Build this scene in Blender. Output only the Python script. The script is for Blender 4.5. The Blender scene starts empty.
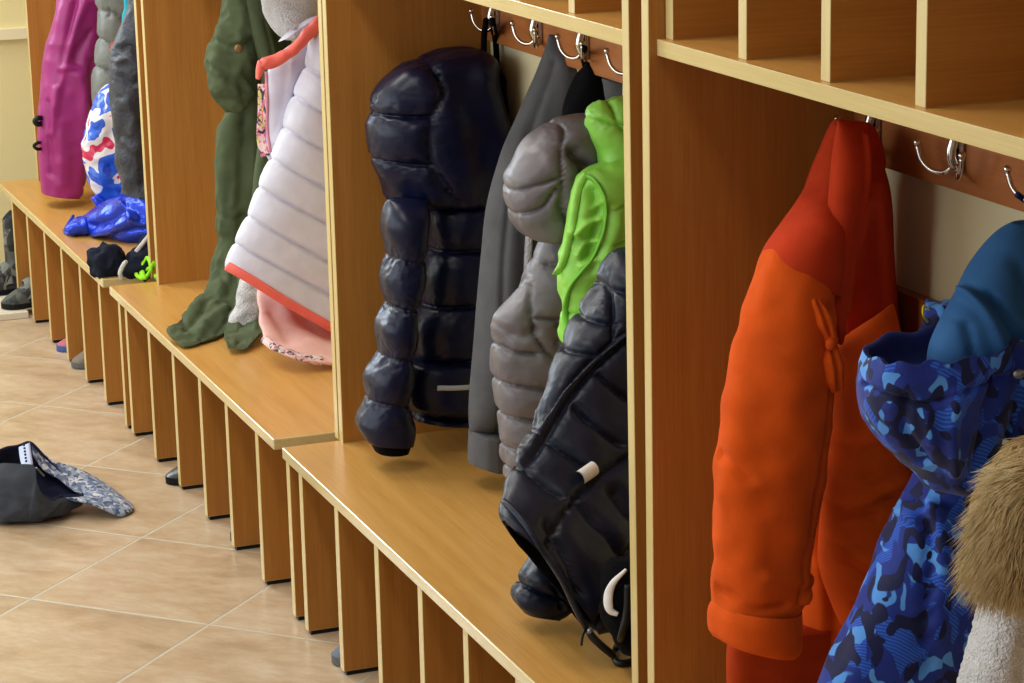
import bpy, bmesh, math, random
import numpy as np
from mathutils import Vector, Matrix
random.seed(7)
SC = bpy.context.scene
COL = SC.collection
# ------------------------------------------------------------------ camera
F, YAW, PITCH, ROLL = 2547.5583, 0.3594181, 0.2446952, 0.0223892
CAM = np.array([-1.2933483, -4.772382, 1.7976892])
def cam_axes():
    f = np.array([math.sin(YAW)*math.cos(PITCH), math.cos(YAW)*math.cos(PITCH), -math.sin(PITCH)])
    r = np.array([math.cos(YAW), -math.sin(YAW), 0.0])
    d = np.cross(f, r)
    r2 = r*math.cos(ROLL)+d*math.sin(ROLL)
    d2 = -r*math.sin(ROLL)+d*math.cos(ROLL)
    return r2, d2, f
RX, DX, FX = cam_axes()
cd = bpy.data.cameras.new('camera'); cam = bpy.data.objects.new('camera', cd); COL.objects.link(cam)
cd.sensor_width = 36; cd.lens = F*36/1024
m = Matrix(((RX[0], -DX[0], -FX[0], CAM[0]), (RX[1], -DX[1], -FX[1], CAM[1]), (RX[2], -DX[2], -FX[2], CAM[2]), (0, 0, 0, 1)))
cam.matrix_world = m
cd.clip_start = .05
SC.camera = cam

def ray(q):
    return ((q[0]-512)/F)*RX + ((q[1]-341.5)/F)*DX + FX
def at(q, y):           # point of the sight line through q at distance y along the row
    d = ray(q); return CAM + d*((y-CAM[1])/d[1])
def atz(q, z):          # the same on a horizontal level z
    d = ray(q); return CAM + d*((z-CAM[2])/d[2])
def atx(q, x):
    d = ray(q); return CAM + d*((x-CAM[0])/d[0])
def at_many(Q, Y):
    Q = np.asarray(Q, float); Y = np.asarray(Y, float)
    d = ((Q[:, 0:1]-512)/F)*RX + ((Q[:, 1:2]-341.5)/F)*DX + FX
    return CAM + d*((Y-CAM[1])/d[:, 1])[:, None]

# ------------------------------------------------------------------ objects
def tag(o, label=None, cat=None, group=None, kind=None):
    if label: o['label'] = label
    if cat: o['category'] = cat
    if group: o['group'] = group
    if kind: o['kind'] = kind
    return o
def empty(name, loc, label=None, cat=None, group=None):
    o = bpy.data.objects.new(name, None); COL.objects.link(o); o.location = loc
    o.empty_display_size = .05
    bpy.context.view_layer.update()
    return tag(o, label, cat, group)
def link(name, me, mats, parent=None):
    o = bpy.data.objects.new(name, me); COL.objects.link(o)
    if not isinstance(mats, (list, tuple)): mats = [mats]
    for mm in mats: me.materials.append(mm)
    if parent is not None:
        o.parent = parent
        mw = Matrix.Translation(parent.location)
        pp = parent.parent
        while pp is not None:
            mw = Matrix.Translation(pp.location) @ mw; pp = pp.parent
        me.transform(mw.inverted())       # meshes are written in world coordinates
    return o
def from_arrays(name, V, Fc, mats, parent=None, smooth=True, midx=None):
    me = bpy.data.meshes.new(name)
    me.from_pydata([tuple(v) for v in V], [], [tuple(f) for f in Fc])
    if smooth: me.polygons.foreach_set('use_smooth', [True]*len(me.polygons))
    if midx is not None: me.polygons.foreach_set('material_index', midx)
    me.update()
    return link(name, me, mats, parent)
def from_bm(name, bm, mats, parent=None, smooth=False):
    me = bpy.data.meshes.new(name); bm.to_mesh(me); bm.free()
    if smooth: me.polygons.foreach_set('use_smooth', [True]*len(me.polygons))
    return link(name, me, mats, parent)

# ------------------------------------------------------------------ materials
def lin(c):
    return tuple((v/255/12.92 if v/255 <= .04045 else ((v/255+.055)/1.055)**2.4) for v in c)+(1,)
def newmat(name, rough=.6, spec=.4):
    mm = bpy.data.materials.new(name); mm.use_nodes = True
    nt = mm.node_tree; b = nt.nodes['Principled BSDF']
    b.inputs['Roughness'].default_value = rough
    b.inputs['Specular IOR Level'].default_value = spec
    return mm, nt, b
def nd(nt, t, **kw):
    n = nt.nodes.new(t)
    for k, v in kw.items():
        if k in n.inputs: n.inputs[k].default_value = v
        else: setattr(n, k, v)
    return n
def ramp(nt, stops, interp='LINEAR'):
    r = nt.nodes.new('ShaderNodeValToRGB'); r.color_ramp.interpolation = interp
    e = r.color_ramp.elements
    e[0].position, e[0].color = stops[0][0], stops[0][1]
    e[1].position, e[1].color = stops[1][0], stops[1][1]
    for p, c in stops[2:]:
        x = e.new(p); x.color = c
    return r
def mapping(nt, scale, rot=(0, 0, 0)):
    g = nt.nodes.new('ShaderNodeNewGeometry')
    mp = nt.nodes.new('ShaderNodeMapping'); mp.inputs['Scale'].default_value = scale; mp.inputs['Rotation'].default_value = rot
    nt.links.new(g.outputs['Position'], mp.inputs['Vector'])
    return mp
def bump(nt, b, src, strength=.3, dist=.002, prev=None):
    bp = nt.nodes.new('ShaderNodeBump'); bp.inputs['Strength'].default_value = strength; bp.inputs['Distance'].default_value = dist
    nt.links.new(src, bp.inputs['Height'])
    if prev is not None: nt.links.new(prev.outputs['Normal'], bp.inputs['Normal'])
    nt.links.new(bp.outputs['Normal'], b.inputs['Normal'])
    return bp

def wood(name, c0, c1, axis, rough=.42, spec=.4):
    mm, nt, b = newmat(name, rough, spec)
    L = nt.links
    s = [42, 42, 42]; s[axis] = 1.6
    mp = mapping(nt, s)
    n1 = nd(nt, 'ShaderNodeTexNoise', Scale=1.0, Detail=5.0, Roughness=.55); L.new(mp.outputs[0], n1.inputs['Vector'])
    s2 = [300, 300, 300]; s2[axis] = 9
    mp2 = mapping(nt, s2)
    n2 = nd(nt, 'ShaderNodeTexNoise', Scale=1.0, Detail=2.0); L.new(mp2.outputs[0], n2.inputs['Vector'])
    mx = nd(nt, 'ShaderNodeMix'); mx.inputs[0].default_value = .42
    L.new(n1.outputs['Fac'], mx.inputs[2]); L.new(n2.outputs['Fac'], mx.inputs[3])
    r = ramp(nt, [(.36, lin(c1)), (.62, lin(c0))]); L.new(mx.outputs[0], r.inputs[0])
    L.new(r.outputs[0], b.inputs['Base Color'])
    return mm
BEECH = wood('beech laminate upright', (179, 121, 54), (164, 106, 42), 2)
BEECH_Y = wood('beech laminate along', (204, 154, 82), (189, 137, 67), 1, .3, .5)  # same beech laminate, lightened: light on level boards put into the colour
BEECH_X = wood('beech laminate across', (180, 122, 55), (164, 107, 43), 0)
BEECH_SHADE = wood('beech rail shade tinted', (174, 106, 54), (158, 92, 45), 1)  # same beech; the redder tone of the rails in shade put into the colour
EDGE = wood('pale edge band upright', (208, 186, 128), (197, 174, 114), 2, .35, .5)
EDGE_Y = wood('pale edge band along', (208, 186, 134), (197, 174, 120), 1, .14, .6)

def simple(name, c, rough=.6, spec=.3, metallic=0, nscale=None, nstr=.2, ndist=.001, sheen=0, coat=0, var=.12):
    mm, nt, b = newmat(name, rough, spec)
    b.inputs['Metallic'].default_value = metallic
    b.inputs['Base Color'].default_value = lin(c)
    if sheen:
        b.inputs['Sheen Weight'].default_value = sheen
        b.inputs['Sheen Roughness'].default_value = .5
        b.inputs['Sheen Tint'].default_value = tuple(min(1, v*1.5+.05) for v in lin(c)[:3])+(1,)
    if coat: b.inputs['Coat Weight'].default_value = coat
    if nscale:
        mp = mapping(nt, (1, 1, 1))
        n = nd(nt, 'ShaderNodeTexNoise', Scale=nscale, Detail=3.0); nt.links.new(mp.outputs[0], n.inputs['Vector'])
        bump(nt, b, n.outputs['Fac'], nstr, ndist)
        if var:
            n2 = nd(nt, 'ShaderNodeTexNoise', Scale=nscale*.12, Detail=4.0); nt.links.new(mp.outputs[0], n2.inputs['Vector'])
            L = lin(c)
            r = ramp(nt, [(.3, tuple(v*(1-var) for v in L[:3])+(1,)), (.7, tuple(min(1, v*(1+var)) for v in L[:3])+(1,))])
            nt.links.new(n2.outputs['Fac'], r.inputs[0]); nt.links.new(r.outputs[0], b.inputs['Base Color'])
    return mm
CHROME = simple('chromed hook metal', (205, 200, 192), .18, .5, 1)
BLACKP = simple('black plastic', (14, 13, 13), .5, .3)
PLASTER = simple('cream wall paint', (216, 203, 164), .9, .1, nscale=60, nstr=.05, var=.02)
PLASTER_Y = simple('yellow cream wall paint', (232, 220, 168), .8, .15, nscale=40, nstr=.05, var=.02)
TRIM = simple('cream rail paint', (238, 228, 196), .5, .3)

# floor tiles laid on the diagonal
def floor_mat():
    mm, nt, b = newmat('glazed floor tile', .3, .5)
    L = nt.links
    P = .4335
    g = nt.nodes.new('ShaderNodeNewGeometry')
    org = atz((208, 625), 0)
    ang = -.788
    mp = nt.nodes.new('ShaderNodeMapping'); mp.vector_type = 'TEXTURE'
    mp.inputs['Location'].default_value = (org[0], org[1], 0); mp.inputs['Rotation'].default_value = (0, 0, ang); mp.inputs['Scale'].default_value = (P, P, P)
    L.new(g.outputs['Position'], mp.inputs['Vector'])
    fr = nd(nt, 'ShaderNodeVectorMath', operation='FRACTION'); L.new(mp.outputs[0], fr.inputs[0])
    fl = nd(nt, 'ShaderNodeVectorMath', operation='FLOOR'); L.new(mp.outputs[0], fl.inputs[0])
    sp = nd(nt, 'ShaderNodeSeparateXYZ'); L.new(fr.outputs[0], sp.inputs[0])
    def edge(o):
        a = nd(nt, 'ShaderNodeMath', operation='SUBTRACT'); a.inputs[1].default_value = .5; L.new(o, a.inputs[0])
        c = nd(nt, 'ShaderNodeMath', operation='ABSOLUTE'); L.new(a.outputs[0], c.inputs[0]); return c.outputs[0]
    mxx = nd(nt, 'ShaderNodeMath', operation='MAXIMUM'); L.new(edge(sp.outputs[0]), mxx.inputs[0]); L.new(edge(sp.outputs[1]), mxx.inputs[1])
    gr = ramp(nt, [(.490, (0, 0, 0, 1)), (.494, (1, 1, 1, 1))]); L.new(mxx.outputs[0], gr.inputs[0])
    # marbled body, streaks along each tile, shifted per tile
    wn = nd(nt, 'ShaderNodeTexWhiteNoise'); L.new(fl.outputs[0], wn.inputs['Vector'])
    add = nd(nt, 'ShaderNodeVectorMath', operation='MULTIPLY_ADD'); L.new(wn.outputs['Color'], add.inputs[0]); add.inputs[1].default_value = (7, 7, 7); L.new(mp.outputs[0], add.inputs[2])
    mp2 = nt.nodes.new('ShaderNodeMapping'); mp2.inputs['Rotation'].default_value = (0, 0, .6); mp2.inputs['Scale'].default_value = (1.4, 3.0, 1); L.new(add.outputs[0], mp2.inputs['Vector'])
    n1 = nd(nt, 'ShaderNodeTexNoise', Scale=1.1, Detail=8.0, Roughness=.62, Distortion=.5); L.new(mp2.outputs[0], n1.inputs['Vector'])
    body = ramp(nt, [(.3, lin((172, 148, 118))), (.72, lin((204, 186, 162))), (.48, lin((192, 168, 138)))]); L.new(n1.outputs['Fac'], body.inputs[0])
    n4 = nd(nt, 'ShaderNodeTexNoise', Scale=5.0, Detail=6.0, Roughness=.7); L.new(mp2.outputs[0], n4.inputs['Vector'])
    r4 = ramp(nt, [(.40, lin((236, 226, 215))), (.62, lin((255, 255, 255)))]); L.new(n4.outputs['Fac'], r4.inputs[0])
    mul = nd(nt, 'ShaderNodeMix', data_type='RGBA', blend_type='MULTIPLY'); mul.inputs[0].default_value = .8; L.new(body.outputs[0], mul.inputs[6]); L.new(r4.outputs[0], mul.inputs[7])
    mix = nd(nt, 'ShaderNodeMix', data_type='RGBA'); L.new(gr.outputs[0], mix.inputs[0]); L.new(mul.outputs[2], mix.inputs[6]); mix.inputs[7].default_value = lin((182, 172, 152))
    L.new(mix.outputs[2], b.inputs['Base Color'])
    rr = nd(nt, 'ShaderNodeMath', operation='MULTIPLY_ADD'); rr.inputs[1].default_value = .3; rr.inputs[2].default_value = .3; L.new(gr.outputs[0], rr.inputs[0]); L.new(rr.outputs[0], b.inputs['Roughness'])
    inv = nd(nt, 'ShaderNodeMath', operation='SUBTRACT'); inv.inputs[0].default_value = 1; L.new(gr.outputs[0], inv.inputs[1])
    bp = bump(nt, b, inv.outputs[0], .5, .002)
    n3 = nd(nt, 'ShaderNodeTexNoise', Scale=3.0, Detail=3.0); L.new(mp.outputs[0], n3.inputs['Vector'])
    bump(nt, b, n3.outputs['Fac'], .12, .01, bp)
    return mm
FLOORM = floor_mat()

# ------------------------------------------------------------------ boards
def board(name, x, y, z, face, edge=None, edges=(), bev=.0015, parent=None, lean=0, kind=None):
    """box board; edges lists which sides ('-x', '+z' ...) wear the pale edge band"""
    bm = bmesh.new()
    bmesh.ops.create_cube(bm, size=1)
    for v in bm.verts:
        v.co = Vector(((x[0]+x[1])/2+v.co.x*(x[1]-x[0]), (y[0]+y[1])/2+v.co.y*(y[1]-y[0]), (z[0]+z[1])/2+v.co.z*(z[1]-z[0])))
    for f in bm.faces:
        f.normal_update(); n = f.normal
        k = max(range(3), key=lambda i: abs(n[i])); s = ('-' if n[k] < 0 else '+')+'xyz'[k]
        if s in edges: f.material_index = 1
    if bev: bmesh.ops.bevel(bm, geom=list(bm.edges), offset=bev, segments=3, affect='EDGES', profile=.5, clamp_overlap=True, material=1 if edges else -1)
    if lean:
        for v in bm.verts: v.co.y += lean*(v.co.z-z[0])/(z[1]-z[0])
    o = from_bm(name, bm, [face, edge or face], parent)
    if kind: o['kind'] = kind
    return o
def tube(pts, rad, n=10, cap=True):
    """verts/faces of a round tube through pts"""
    P = np.asarray(pts, float); N = len(P)
    R = np.full(N, rad) if np.isscalar(rad) else np.asarray(rad, float)
    T = np.gradient(P, axis=0); T /= np.linalg.norm(T, axis=1)[:, None]+1e-12
    a = np.array([0, 0, 1.]) if abs(T[0][2]) < .9 else np.array([1., 0, 0])
    V = []; Fc = []
    nrm = np.cross(T[0], a); nrm /= np.linalg.norm(nrm)
    for i in range(N):
        nrm = nrm-T[i]*nrm.dot(T[i]); nrm /= np.linalg.norm(nrm)+1e-12
        bn = np.cross(T[i], nrm)
        for k in range(n):
            t = 2*math.pi*k/n; V.append(P[i]+R[i]*(math.cos(t)*nrm+math.sin(t)*bn))
    for i in range(N-1):
        for k in range(n):
            k2 = (k+1) % n; Fc.append((i*n+k, i*n+k2, (i+1)*n+k2, (i+1)*n+k))
    if cap:
        V.append(P[0]); V.append(P[-1]); c0, c1 = len(V)-2, len(V)-1
        for k in range(n):
            k2 = (k+1) % n; Fc.append((c0, k2, k)); Fc.append((c1, (N-1)*n+k, (N-1)*n+k2))
    return V, Fc
def spline(P, n):
    P = np.asarray(P, float); N = len(P)
    if N == 2: 
        t = np.linspace(0, 1, n)[:, None]; return P[0]*(1-t)+P[1]*t
    d = np.linalg.norm(np.diff(P[:, :min(3, P.shape[1])], axis=0), axis=1)**.5+1e-9
    k = np.concatenate([[0], np.cumsum(d)]); k /= k[-1]
    T = np.zeros_like(P)
    h = np.diff(k)[:, None]; s = np.diff(P, axis=0)/h
    T[1:-1] = (s[:-1]*h[1:]+s[1:]*h[:-1])/(h[:-1]+h[1:])
    T[0] = s[0]; T[-1] = s[-1]
    u = np.linspace(0, 1, n); i = np.clip(np.searchsorted(k, u, 'right')-1, 0, N-2)
    hh = (k[i+1]-k[i]); t = ((u-k[i])/hh)[:, None]; hh = hh[:, None]
    return (2*t**3-3*t**2+1)*P[i]+(t**3-2*t**2+t)*hh*T[i]+(-2*t**3+3*t**2)*P[i+1]+(t**3-t**2)*hh*T[i+1]

# ------------------------------------------------------------------ room
XW = .458           # face of the wall behind the lockers
H = .36             # bench height
def structure(name, x, y, z, m):
    return board(name, x, y, z, m, bev=0, kind='structure')
structure('floor', (-3.2, XW+.1), (-5.6, 3.7), (-.05, 0), FLOORM)
structure('wall_right', (XW, XW+.1), (-5.6, 3.7), (0, 2.9), PLASTER)
structure('wall_far', (-3.2, XW), (3.6, 3.7), (0, 2.9), PLASTER_Y)
structure('wall_left', (-3.3, -3.2), (-5.6, 3.7), (0, 2.9), PLASTER_Y)
structure('ceiling', (-3.3, XW+.1), (-5.6, 3.7), (2.9, 2.95), simple('white ceiling paint', (236, 234, 228), .9, .1))

# ------------------------------------------------------------------ benches and lockers
def bench(y0, y1, divs, label, near_end=True):
    r = empty('shoe_bench', (.23, (y0+y1)/2, 0), label, 'bench', 'wooden shoe benches under the coats')
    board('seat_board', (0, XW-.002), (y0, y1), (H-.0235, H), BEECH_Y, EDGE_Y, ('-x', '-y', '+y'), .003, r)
    for d in divs:
        dv = board('divider', (.004, XW-.004), (d-.0235, d), (.009, H-.0235), BEECH, EDGE, ('-x',), .001, r)
        board('base_strip', (.010, XW-.01), (d-.021, d-.0025), (0, .009), BLACKP, None, (), 0, dv)
    return r
bench(1.714, 3.294, (1.80, 2.054, 2.311, 2.563, 2.84, 3.09), 'farthest wooden shoe bench, under the magenta jacket')
bench(.062, 1.63, (.224, .474, .712, .967, 1.218, 1.473, 1.552), 'middle wooden shoe bench, under the green parka and white quilted jacket')
bench(-1.515, 0, (-.012, -.102, -.342, -.587, -.83, -1.06, -1.30), 'wooden shoe bench under the navy puffer jacket')
bench(-3.1, -1.535, (-1.56, -1.80, -2.05, -2.30, -2.55, -2.80, -3.05), 'wooden shoe bench under the orange coat, nearest of the row')

def hook(y, z, parent):
    h = empty('coat_hook', (.44, y, z)); h.parent = parent
    h.location = Vector((.44, y, z))-parent.location
    hw = lambda name, V, Fc: from_arrays(name, V, Fc, CHROME, None)
    VV = []; FF = []
    def addt(pts, rad):
        V, Fc = tube(spline(pts, 18), rad, 10)
        o = len(VV); VV.extend(V); FF.extend([tuple(i+o for i in f) for f in Fc])
    for s in (1, -1):
        addt([(.434, y+s*.006, z-.012), (.426, y+s*.016, z-.024), (.416, y+s*.034, z-.024), (.409, y+s*.050, z-.012), (.406, y+s*.058, z+.008)], .0036)
        bm = bmesh.new(); bmesh.ops.create_uvsphere(bm, u_segments=12, v_segments=8, radius=.0055)
        o = len(VV); VV.extend([np.array((.406+v.co.x, y+s*.058+v.co.y, z+.011+v.co.z)) for v in bm.verts]); FF.extend([tuple(v.index+o for v in f.verts) for f in bm.faces]); bm.free()
    addt([(.430, y, z-.015), (.424, y, z+.0), (.428, y, z+.02), (.434, y, z+.034)], [.007]*18)
    me = bpy.data.meshes.new('prongs'); me.from_pydata([tuple(v) for v in VV], [], FF)
    me.polygons.foreach_set('use_smooth', [True]*len(me.polygons))
    me.transform(Matrix.Translation((-.44, -y, -z)))
    o = bpy.data.objects.new('prongs', me); COL.objects.link(o); me.materials.append(CHROME); o.parent = h
    bm = bmesh.new(); bmesh.ops.create_cube(bm, size=1)
    for v in bm.verts: v.co = Vector((-.004+v.co.x*.008, v.co.y*.022, .006+v.co.z*.062))
    bmesh.ops.bevel(bm, geom=list(bm.edges), offset=.003, segments=2, affect='EDGES')
    me = bpy.data.meshes.new('mounting_plate'); bm.to_mesh(me); bm.free(); me.materials.append(CHROME)
    o = bpy.data.objects.new('mounting_plate', me); COL.objects.link(o); o.parent = h
    return h

ZS = 1.348
def locker(y0, y1, label, holes, hooks, lean_near=0, z1=1.78):
    """open coat locker between y0 (near) and y1 (far)"""
    T = .0235
    r = empty('coat_locker', (.29, (y0+y1)/2, H), label, 'locker', 'open coat lockers along the wall')
    board('side_panel', (.12, XW-.002), (y1-T, y1), (H, z1), BEECH, EDGE, ('-x',), .0012, r)
    board('side_panel', (.12, XW-.002), (y0, y0+T), (H, z1), BEECH, EDGE, ('-x',), .0012, r, lean=lean_near)
    a, b = y0+T+max(0, lean_near)*.6, y1-T
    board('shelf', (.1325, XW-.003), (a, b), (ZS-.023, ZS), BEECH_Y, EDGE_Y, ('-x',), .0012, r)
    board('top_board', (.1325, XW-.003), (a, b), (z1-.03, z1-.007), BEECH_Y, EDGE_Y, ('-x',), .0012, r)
    for d in holes:
        board('divider', (.145, XW-.02), (d-T, d), (ZS, z1-.03), BEECH_X, EDGE, ('-x',), .001, r)
    board('back_panel', (XW-.018, XW-.004), (a, b), (ZS, z1-.03), BEECH_X, None, (), 0, r)
    board('hook_rail', (.44, XW-.002), (a, b), (1.157, 1.30), BEECH_SHADE, None, (), .001, r)
    board('lower_rail', (.44, XW-.002), (a, b), (.885, .99), BEECH_SHADE, None, (), .001, r)
    for hy in hooks: hook(hy, 1.207, r)
    return r
locker(1.664, 3.266, 'farthest coat locker, holding the magenta jacket', [3.242-.228*k for k in range(7)], [3.12-.227*k for k in range(6)])
locker(.0035, 1.606, 'middle coat locker, holding the green parka', [1.582-.228*k for k in range(7)], [1.46-.227*k for k in range(6)])
locker(-1.511, -.001-.003, 'coat locker holding the navy puffer jacket', [-.0745-.2285*k for k in range(6)], [-.122-.227*k for k in range(6)], lean_near=.014)
locker(-3.08, -1.546, 'coat locker holding the orange coat', [-1.572-.2285*k for k in range(7)], [-1.64-.227*k for k in range(6)])

# ------------------------------------------------------------------ light: ceiling lamps and added daylight fill standing for unseen windows
def area(name, loc, sx, sy, power, color, rot=(0, 0, 0)):
    ld = bpy.data.lights.new(name, 'AREA'); ld.shape = 'RECTANGLE'; ld.size = sx; ld.size_y = sy
    ld.energy = power; ld.color = color
    o = bpy.data.objects.new(name, ld); COL.objects.link(o); o.location = loc; o.rotation_euler = rot
    return o
LAMP = (1, .975, .93)
for yy, pw in ((-3.4, 6), (-1.2, 18), (1.0, 25), (2.9, 26)):
    area('ceiling_lamp', (-.75, yy, 2.86), .3, 1.2, pw, LAMP)
area('daylight_fill', (-3.1, -.3, 1.6), 1.6, 5.0, 92, (.72, .85, 1), (0, math.radians(-90), 0))  # added cool fill from the left, brightens the locker recesses
area('daylight_fill', (-1.3, 3.55, 1.75), 1.2, 1.2, 64, (.7, .84, 1), (math.radians(-90), 0, 0))  # added at the far end, gives the benches a bright edge line
w = bpy.data.worlds.new('world'); SC.world = w; w.use_nodes = True
w.node_tree.nodes['Background'].inputs[0].default_value = (.9, .92, 1, 1)
w.node_tree.nodes['Background'].inputs[1].default_value = .3
SC.view_settings.view_transform = 'Standard'; SC.view_settings.look = 'None'
SC.view_settings.exposure = -.1; SC.view_settings.gamma = 1

# ------------------------------------------------------------------ noise
_rng = np.random.RandomState(11)
_perm = _rng.permutation(256); _perm = np.concatenate([_perm, _perm, _perm])
_grad = _rng.randn(256, 3); _grad /= np.linalg.norm(_grad, axis=1)[:, None]
def noise3(P):
    P = np.asarray(P, float); i = np.floor(P).astype(int); f = P-i; i &= 255
    u = f*f*f*(f*(f*6-15)+10); out = 0
    for dx in (0, 1):
        for dy in (0, 1):
            for dz in (0, 1):
                h = _perm[_perm[_perm[i[:, 0]+dx]+i[:, 1]+dy]+i[:, 2]+dz]
                g = _grad[h]
                w_ = (u[:, 0] if dx else 1-u[:, 0])*(u[:, 1] if dy else 1-u[:, 1])*(u[:, 2] if dz else 1-u[:, 2])
                out = out+w_*(g[:, 0]*(f[:, 0]-dx)+g[:, 1]*(f[:, 1]-dy)+g[:, 2]*(f[:, 2]-dz))
    return out
def polydist(Q, lines):
    D = np.full(len(Q), 1e6)
    for ln in lines:
        L = np.asarray(ln, float)
        if len(L) > 2: L = spline(L, 4*len(L))
        for a, b in zip(L[:-1], L[1:]):
            ab = b-a; t = np.clip(((Q-a)@ab)/(ab@ab+1e-9), 0, 1)
            D = np.minimum(D, np.linalg.norm(Q-a-t[:, None]*ab, axis=1))
    return D

class Piece:
    pass
def piece(name, rows, y, th, mat, parent, nu=120, nt=80, sq=.85, seams=(), puff=0, pw=4.5, pucker=0, strokes=(), folds=(), noise=(),
          top='round', bot='round', rim=0, ruffle=0, ruffle_n=14, smooth_rows=True, seed=0.0, thick_line=None, inner=None):
    """cloth tube lofted through rows of (left, right) outline points, each row at its own distance and depth
    rows: lx,ly,rx,ry[,thickness factor[,dy]]"""
    A = []
    for r in rows:
        r = list(r)
        while len(r) < 6: r.append(1.0 if len(r) == 4 else 0.0)
        A.append(r)
    A = np.asarray(A, float)
    A = spline(A, nu) if smooth_rows else A
    nu = len(A)
    Y = y+A[:, 5]
    Lp = at_many(A[:, 0:2], Y); Rp = at_many(A[:, 2:4], Y)
    mid = (Lp+Rp)/2; e = (Rp-Lp)/2
    s = np.linspace(0, 1, nu)
    tt = th*A[:, 4]
    if top == 'round': tt = tt*np.sqrt(np.clip(1-(1-np.clip(s/.10, 0, 1))**2, .03, 1))
    if bot == 'round': tt = tt*np.sqrt(np.clip(1-(1-np.clip((1-s)/.10, 0, 1))**2, .03, 1))
    th_ = np.linspace(0, 2*np.pi, nt, endpoint=False)
    f = lambda v: np.sign(v)*np.abs(v)**sq
    cx, cy = f(np.cos(th_)), f(np.sin(th_))
    N = np.array([0, -1., 0])
    ex = e[:, None, :]*cx[None, :, None]
    if ruffle:
        rr = 1+ruffle*np.exp(-s/.06)[:, None]*(.6*np.sin(ruffle_n*th_+2.3*np.sin(3*th_))+.5*np.sin(2.3*ruffle_n*th_+2*np.cos(2*th_)))[None, :]
        ex = ex*rr[..., None]
    pos = mid[:, None, :]+ex+(tt[:, None]*cy[None, :])[..., None]*N
    if ruffle: pos[..., 2] += (ruffle*.12*np.exp(-s/.05)[:, None]*np.sin(ruffle_n*1.5*th_+2*np.cos(2*th_))[None, :])
    px = A[:, None, 0:2]*((1-np.cos(th_))/2)[None, :, None]+A[:, None, 2:4]*((1+np.cos(th_))/2)[None, :, None]
    du = np.gradient(pos, axis=0)
    dt = np.roll(pos, -1, axis=1)-np.roll(pos, 1, axis=1)
    nr = np.cross(dt, du); nr /= np.linalg.norm(nr, axis=2)[..., None]+1e-12
    if ((nr*(pos-mid[:, None, :])).sum(2)).mean() < 0: nr = -nr
    M = nu*nt
    Q = px.reshape(M, 2); P = pos.reshape(M, 3); NR = nr.reshape(M, 3)
    front = np.tile(cy > -.15, nu)
    d = np.zeros(M)
    W3 = P+seed
    if puff:
        D = polydist(Q, seams)
        d += puff*((1-(1-np.clip(D/(pw*2.7), 0, 1))**2)**.55-.5)*np.tile(.25+.75*np.abs(cy), nu)-.35*puff*np.exp(-(D/1.7)**2)*np.tile(.4+.6*np.abs(cy), nu)
        if pucker:
            d += pucker*.6*np.exp(-D/(pw*1.6))*noise3(W3*np.array([130, 130, 130.]))*2
            d += pucker*.5*np.exp(-D/(pw*3))*noise3(W3*np.array([60, 60, 60.]))*2
    for (ln, wd, am) in strokes:
        D = polydist(Q, [ln]); g = np.exp(-(D/wd)**2)*am
        d += np.where(front, g, 0)
    for (sc, am) in noise:
        d += am*2*noise3(W3*np.asarray(sc, float)*np.ones(3))
    for (sc, am) in folds:                     # sharp-crested wrinkles
        n_ = noise3(W3*np.asarray(sc, float)*np.ones(3)); d += am*(1-2.5*np.abs(n_))
    # the displacement fades where the tube closes
    fade = np.repeat(np.clip(np.minimum(tt/(th*.3+1e-9), 1), 0, 1), nt)
    P = P+NR*(d*fade)[:, None]
    pos = P.reshape(nu, nt, 3)
    V = [pos.reshape(-1, 3)]; rowsn = nu
    pre = []
    mi = []
    def shrink(row, k, off):
        c = row.mean(0); return c+(row-c)*k+off
    grid = [pos[i] for i in range(nu)]
    inner_top = inner_bot = 0
    base_grid = list(grid)
    if bot == 'open':
        for j, k in ((0, .975), (1, .93), (4, .90), (9, .88), (16, .86), (24, .8)): grid.append(shrink(base_grid[max(0, nu-1-j)], k, 0))
        inner_bot = 6
    if top == 'open':
        ext = [shrink(base_grid[min(nu-1, j)], k, 0) for j, k in ((0, .975), (1, .93), (4, .90), (9, .88), (16, .86), (24, .8))]
        grid = ext[::-1]+grid; inner_top = 6
    G = np.array(grid); n2 = len(G)
    VV = list(G.reshape(-1, 3)); FF = []; MI = []
    for i in range(n2-1):
        inn = (i < inner_top) or (i >= n2-1-inner_bot)
        for k in range(nt):
            k2 = (k+1) % nt; FF.append((i*nt+k, i*nt+k2, (i+1)*nt+k2, (i+1)*nt+k)); MI.append(1 if (inn and inner) else 0)
    VV.append(G[0].mean(0)); VV.append(G[-1].mean(0)); c0, c1 = len(VV)-2, len(VV)-1
    for k in range(nt):
        k2 = (k+1) % nt; FF.append((c0, k2, k)); FF.append((c1, (n2-1)*nt+k, (n2-1)*nt+k2)); MI += [1 if (inner_top and inner) else 0, 1 if (inner_bot and inner) else 0]
    o = from_arrays(name, VV, FF, [mat, inner] if inner else [mat], parent, midx=MI)
    pc = Piece(); pc.o = o
    fm = np.tile(cy > -.05, nu)
    P2 = pos.reshape(-1, 3)
    pc.q = Q[fm]; pc.p = P2[fm]; pc.n = NR[fm]
    # the place each front point is really seen at
    v = P2[fm]-CAM; zz = v@FX
    pc.q = np.stack([512+F*(v@RX)/zz, 341.5+F*(v@DX)/zz], 1)
    return pc
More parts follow.
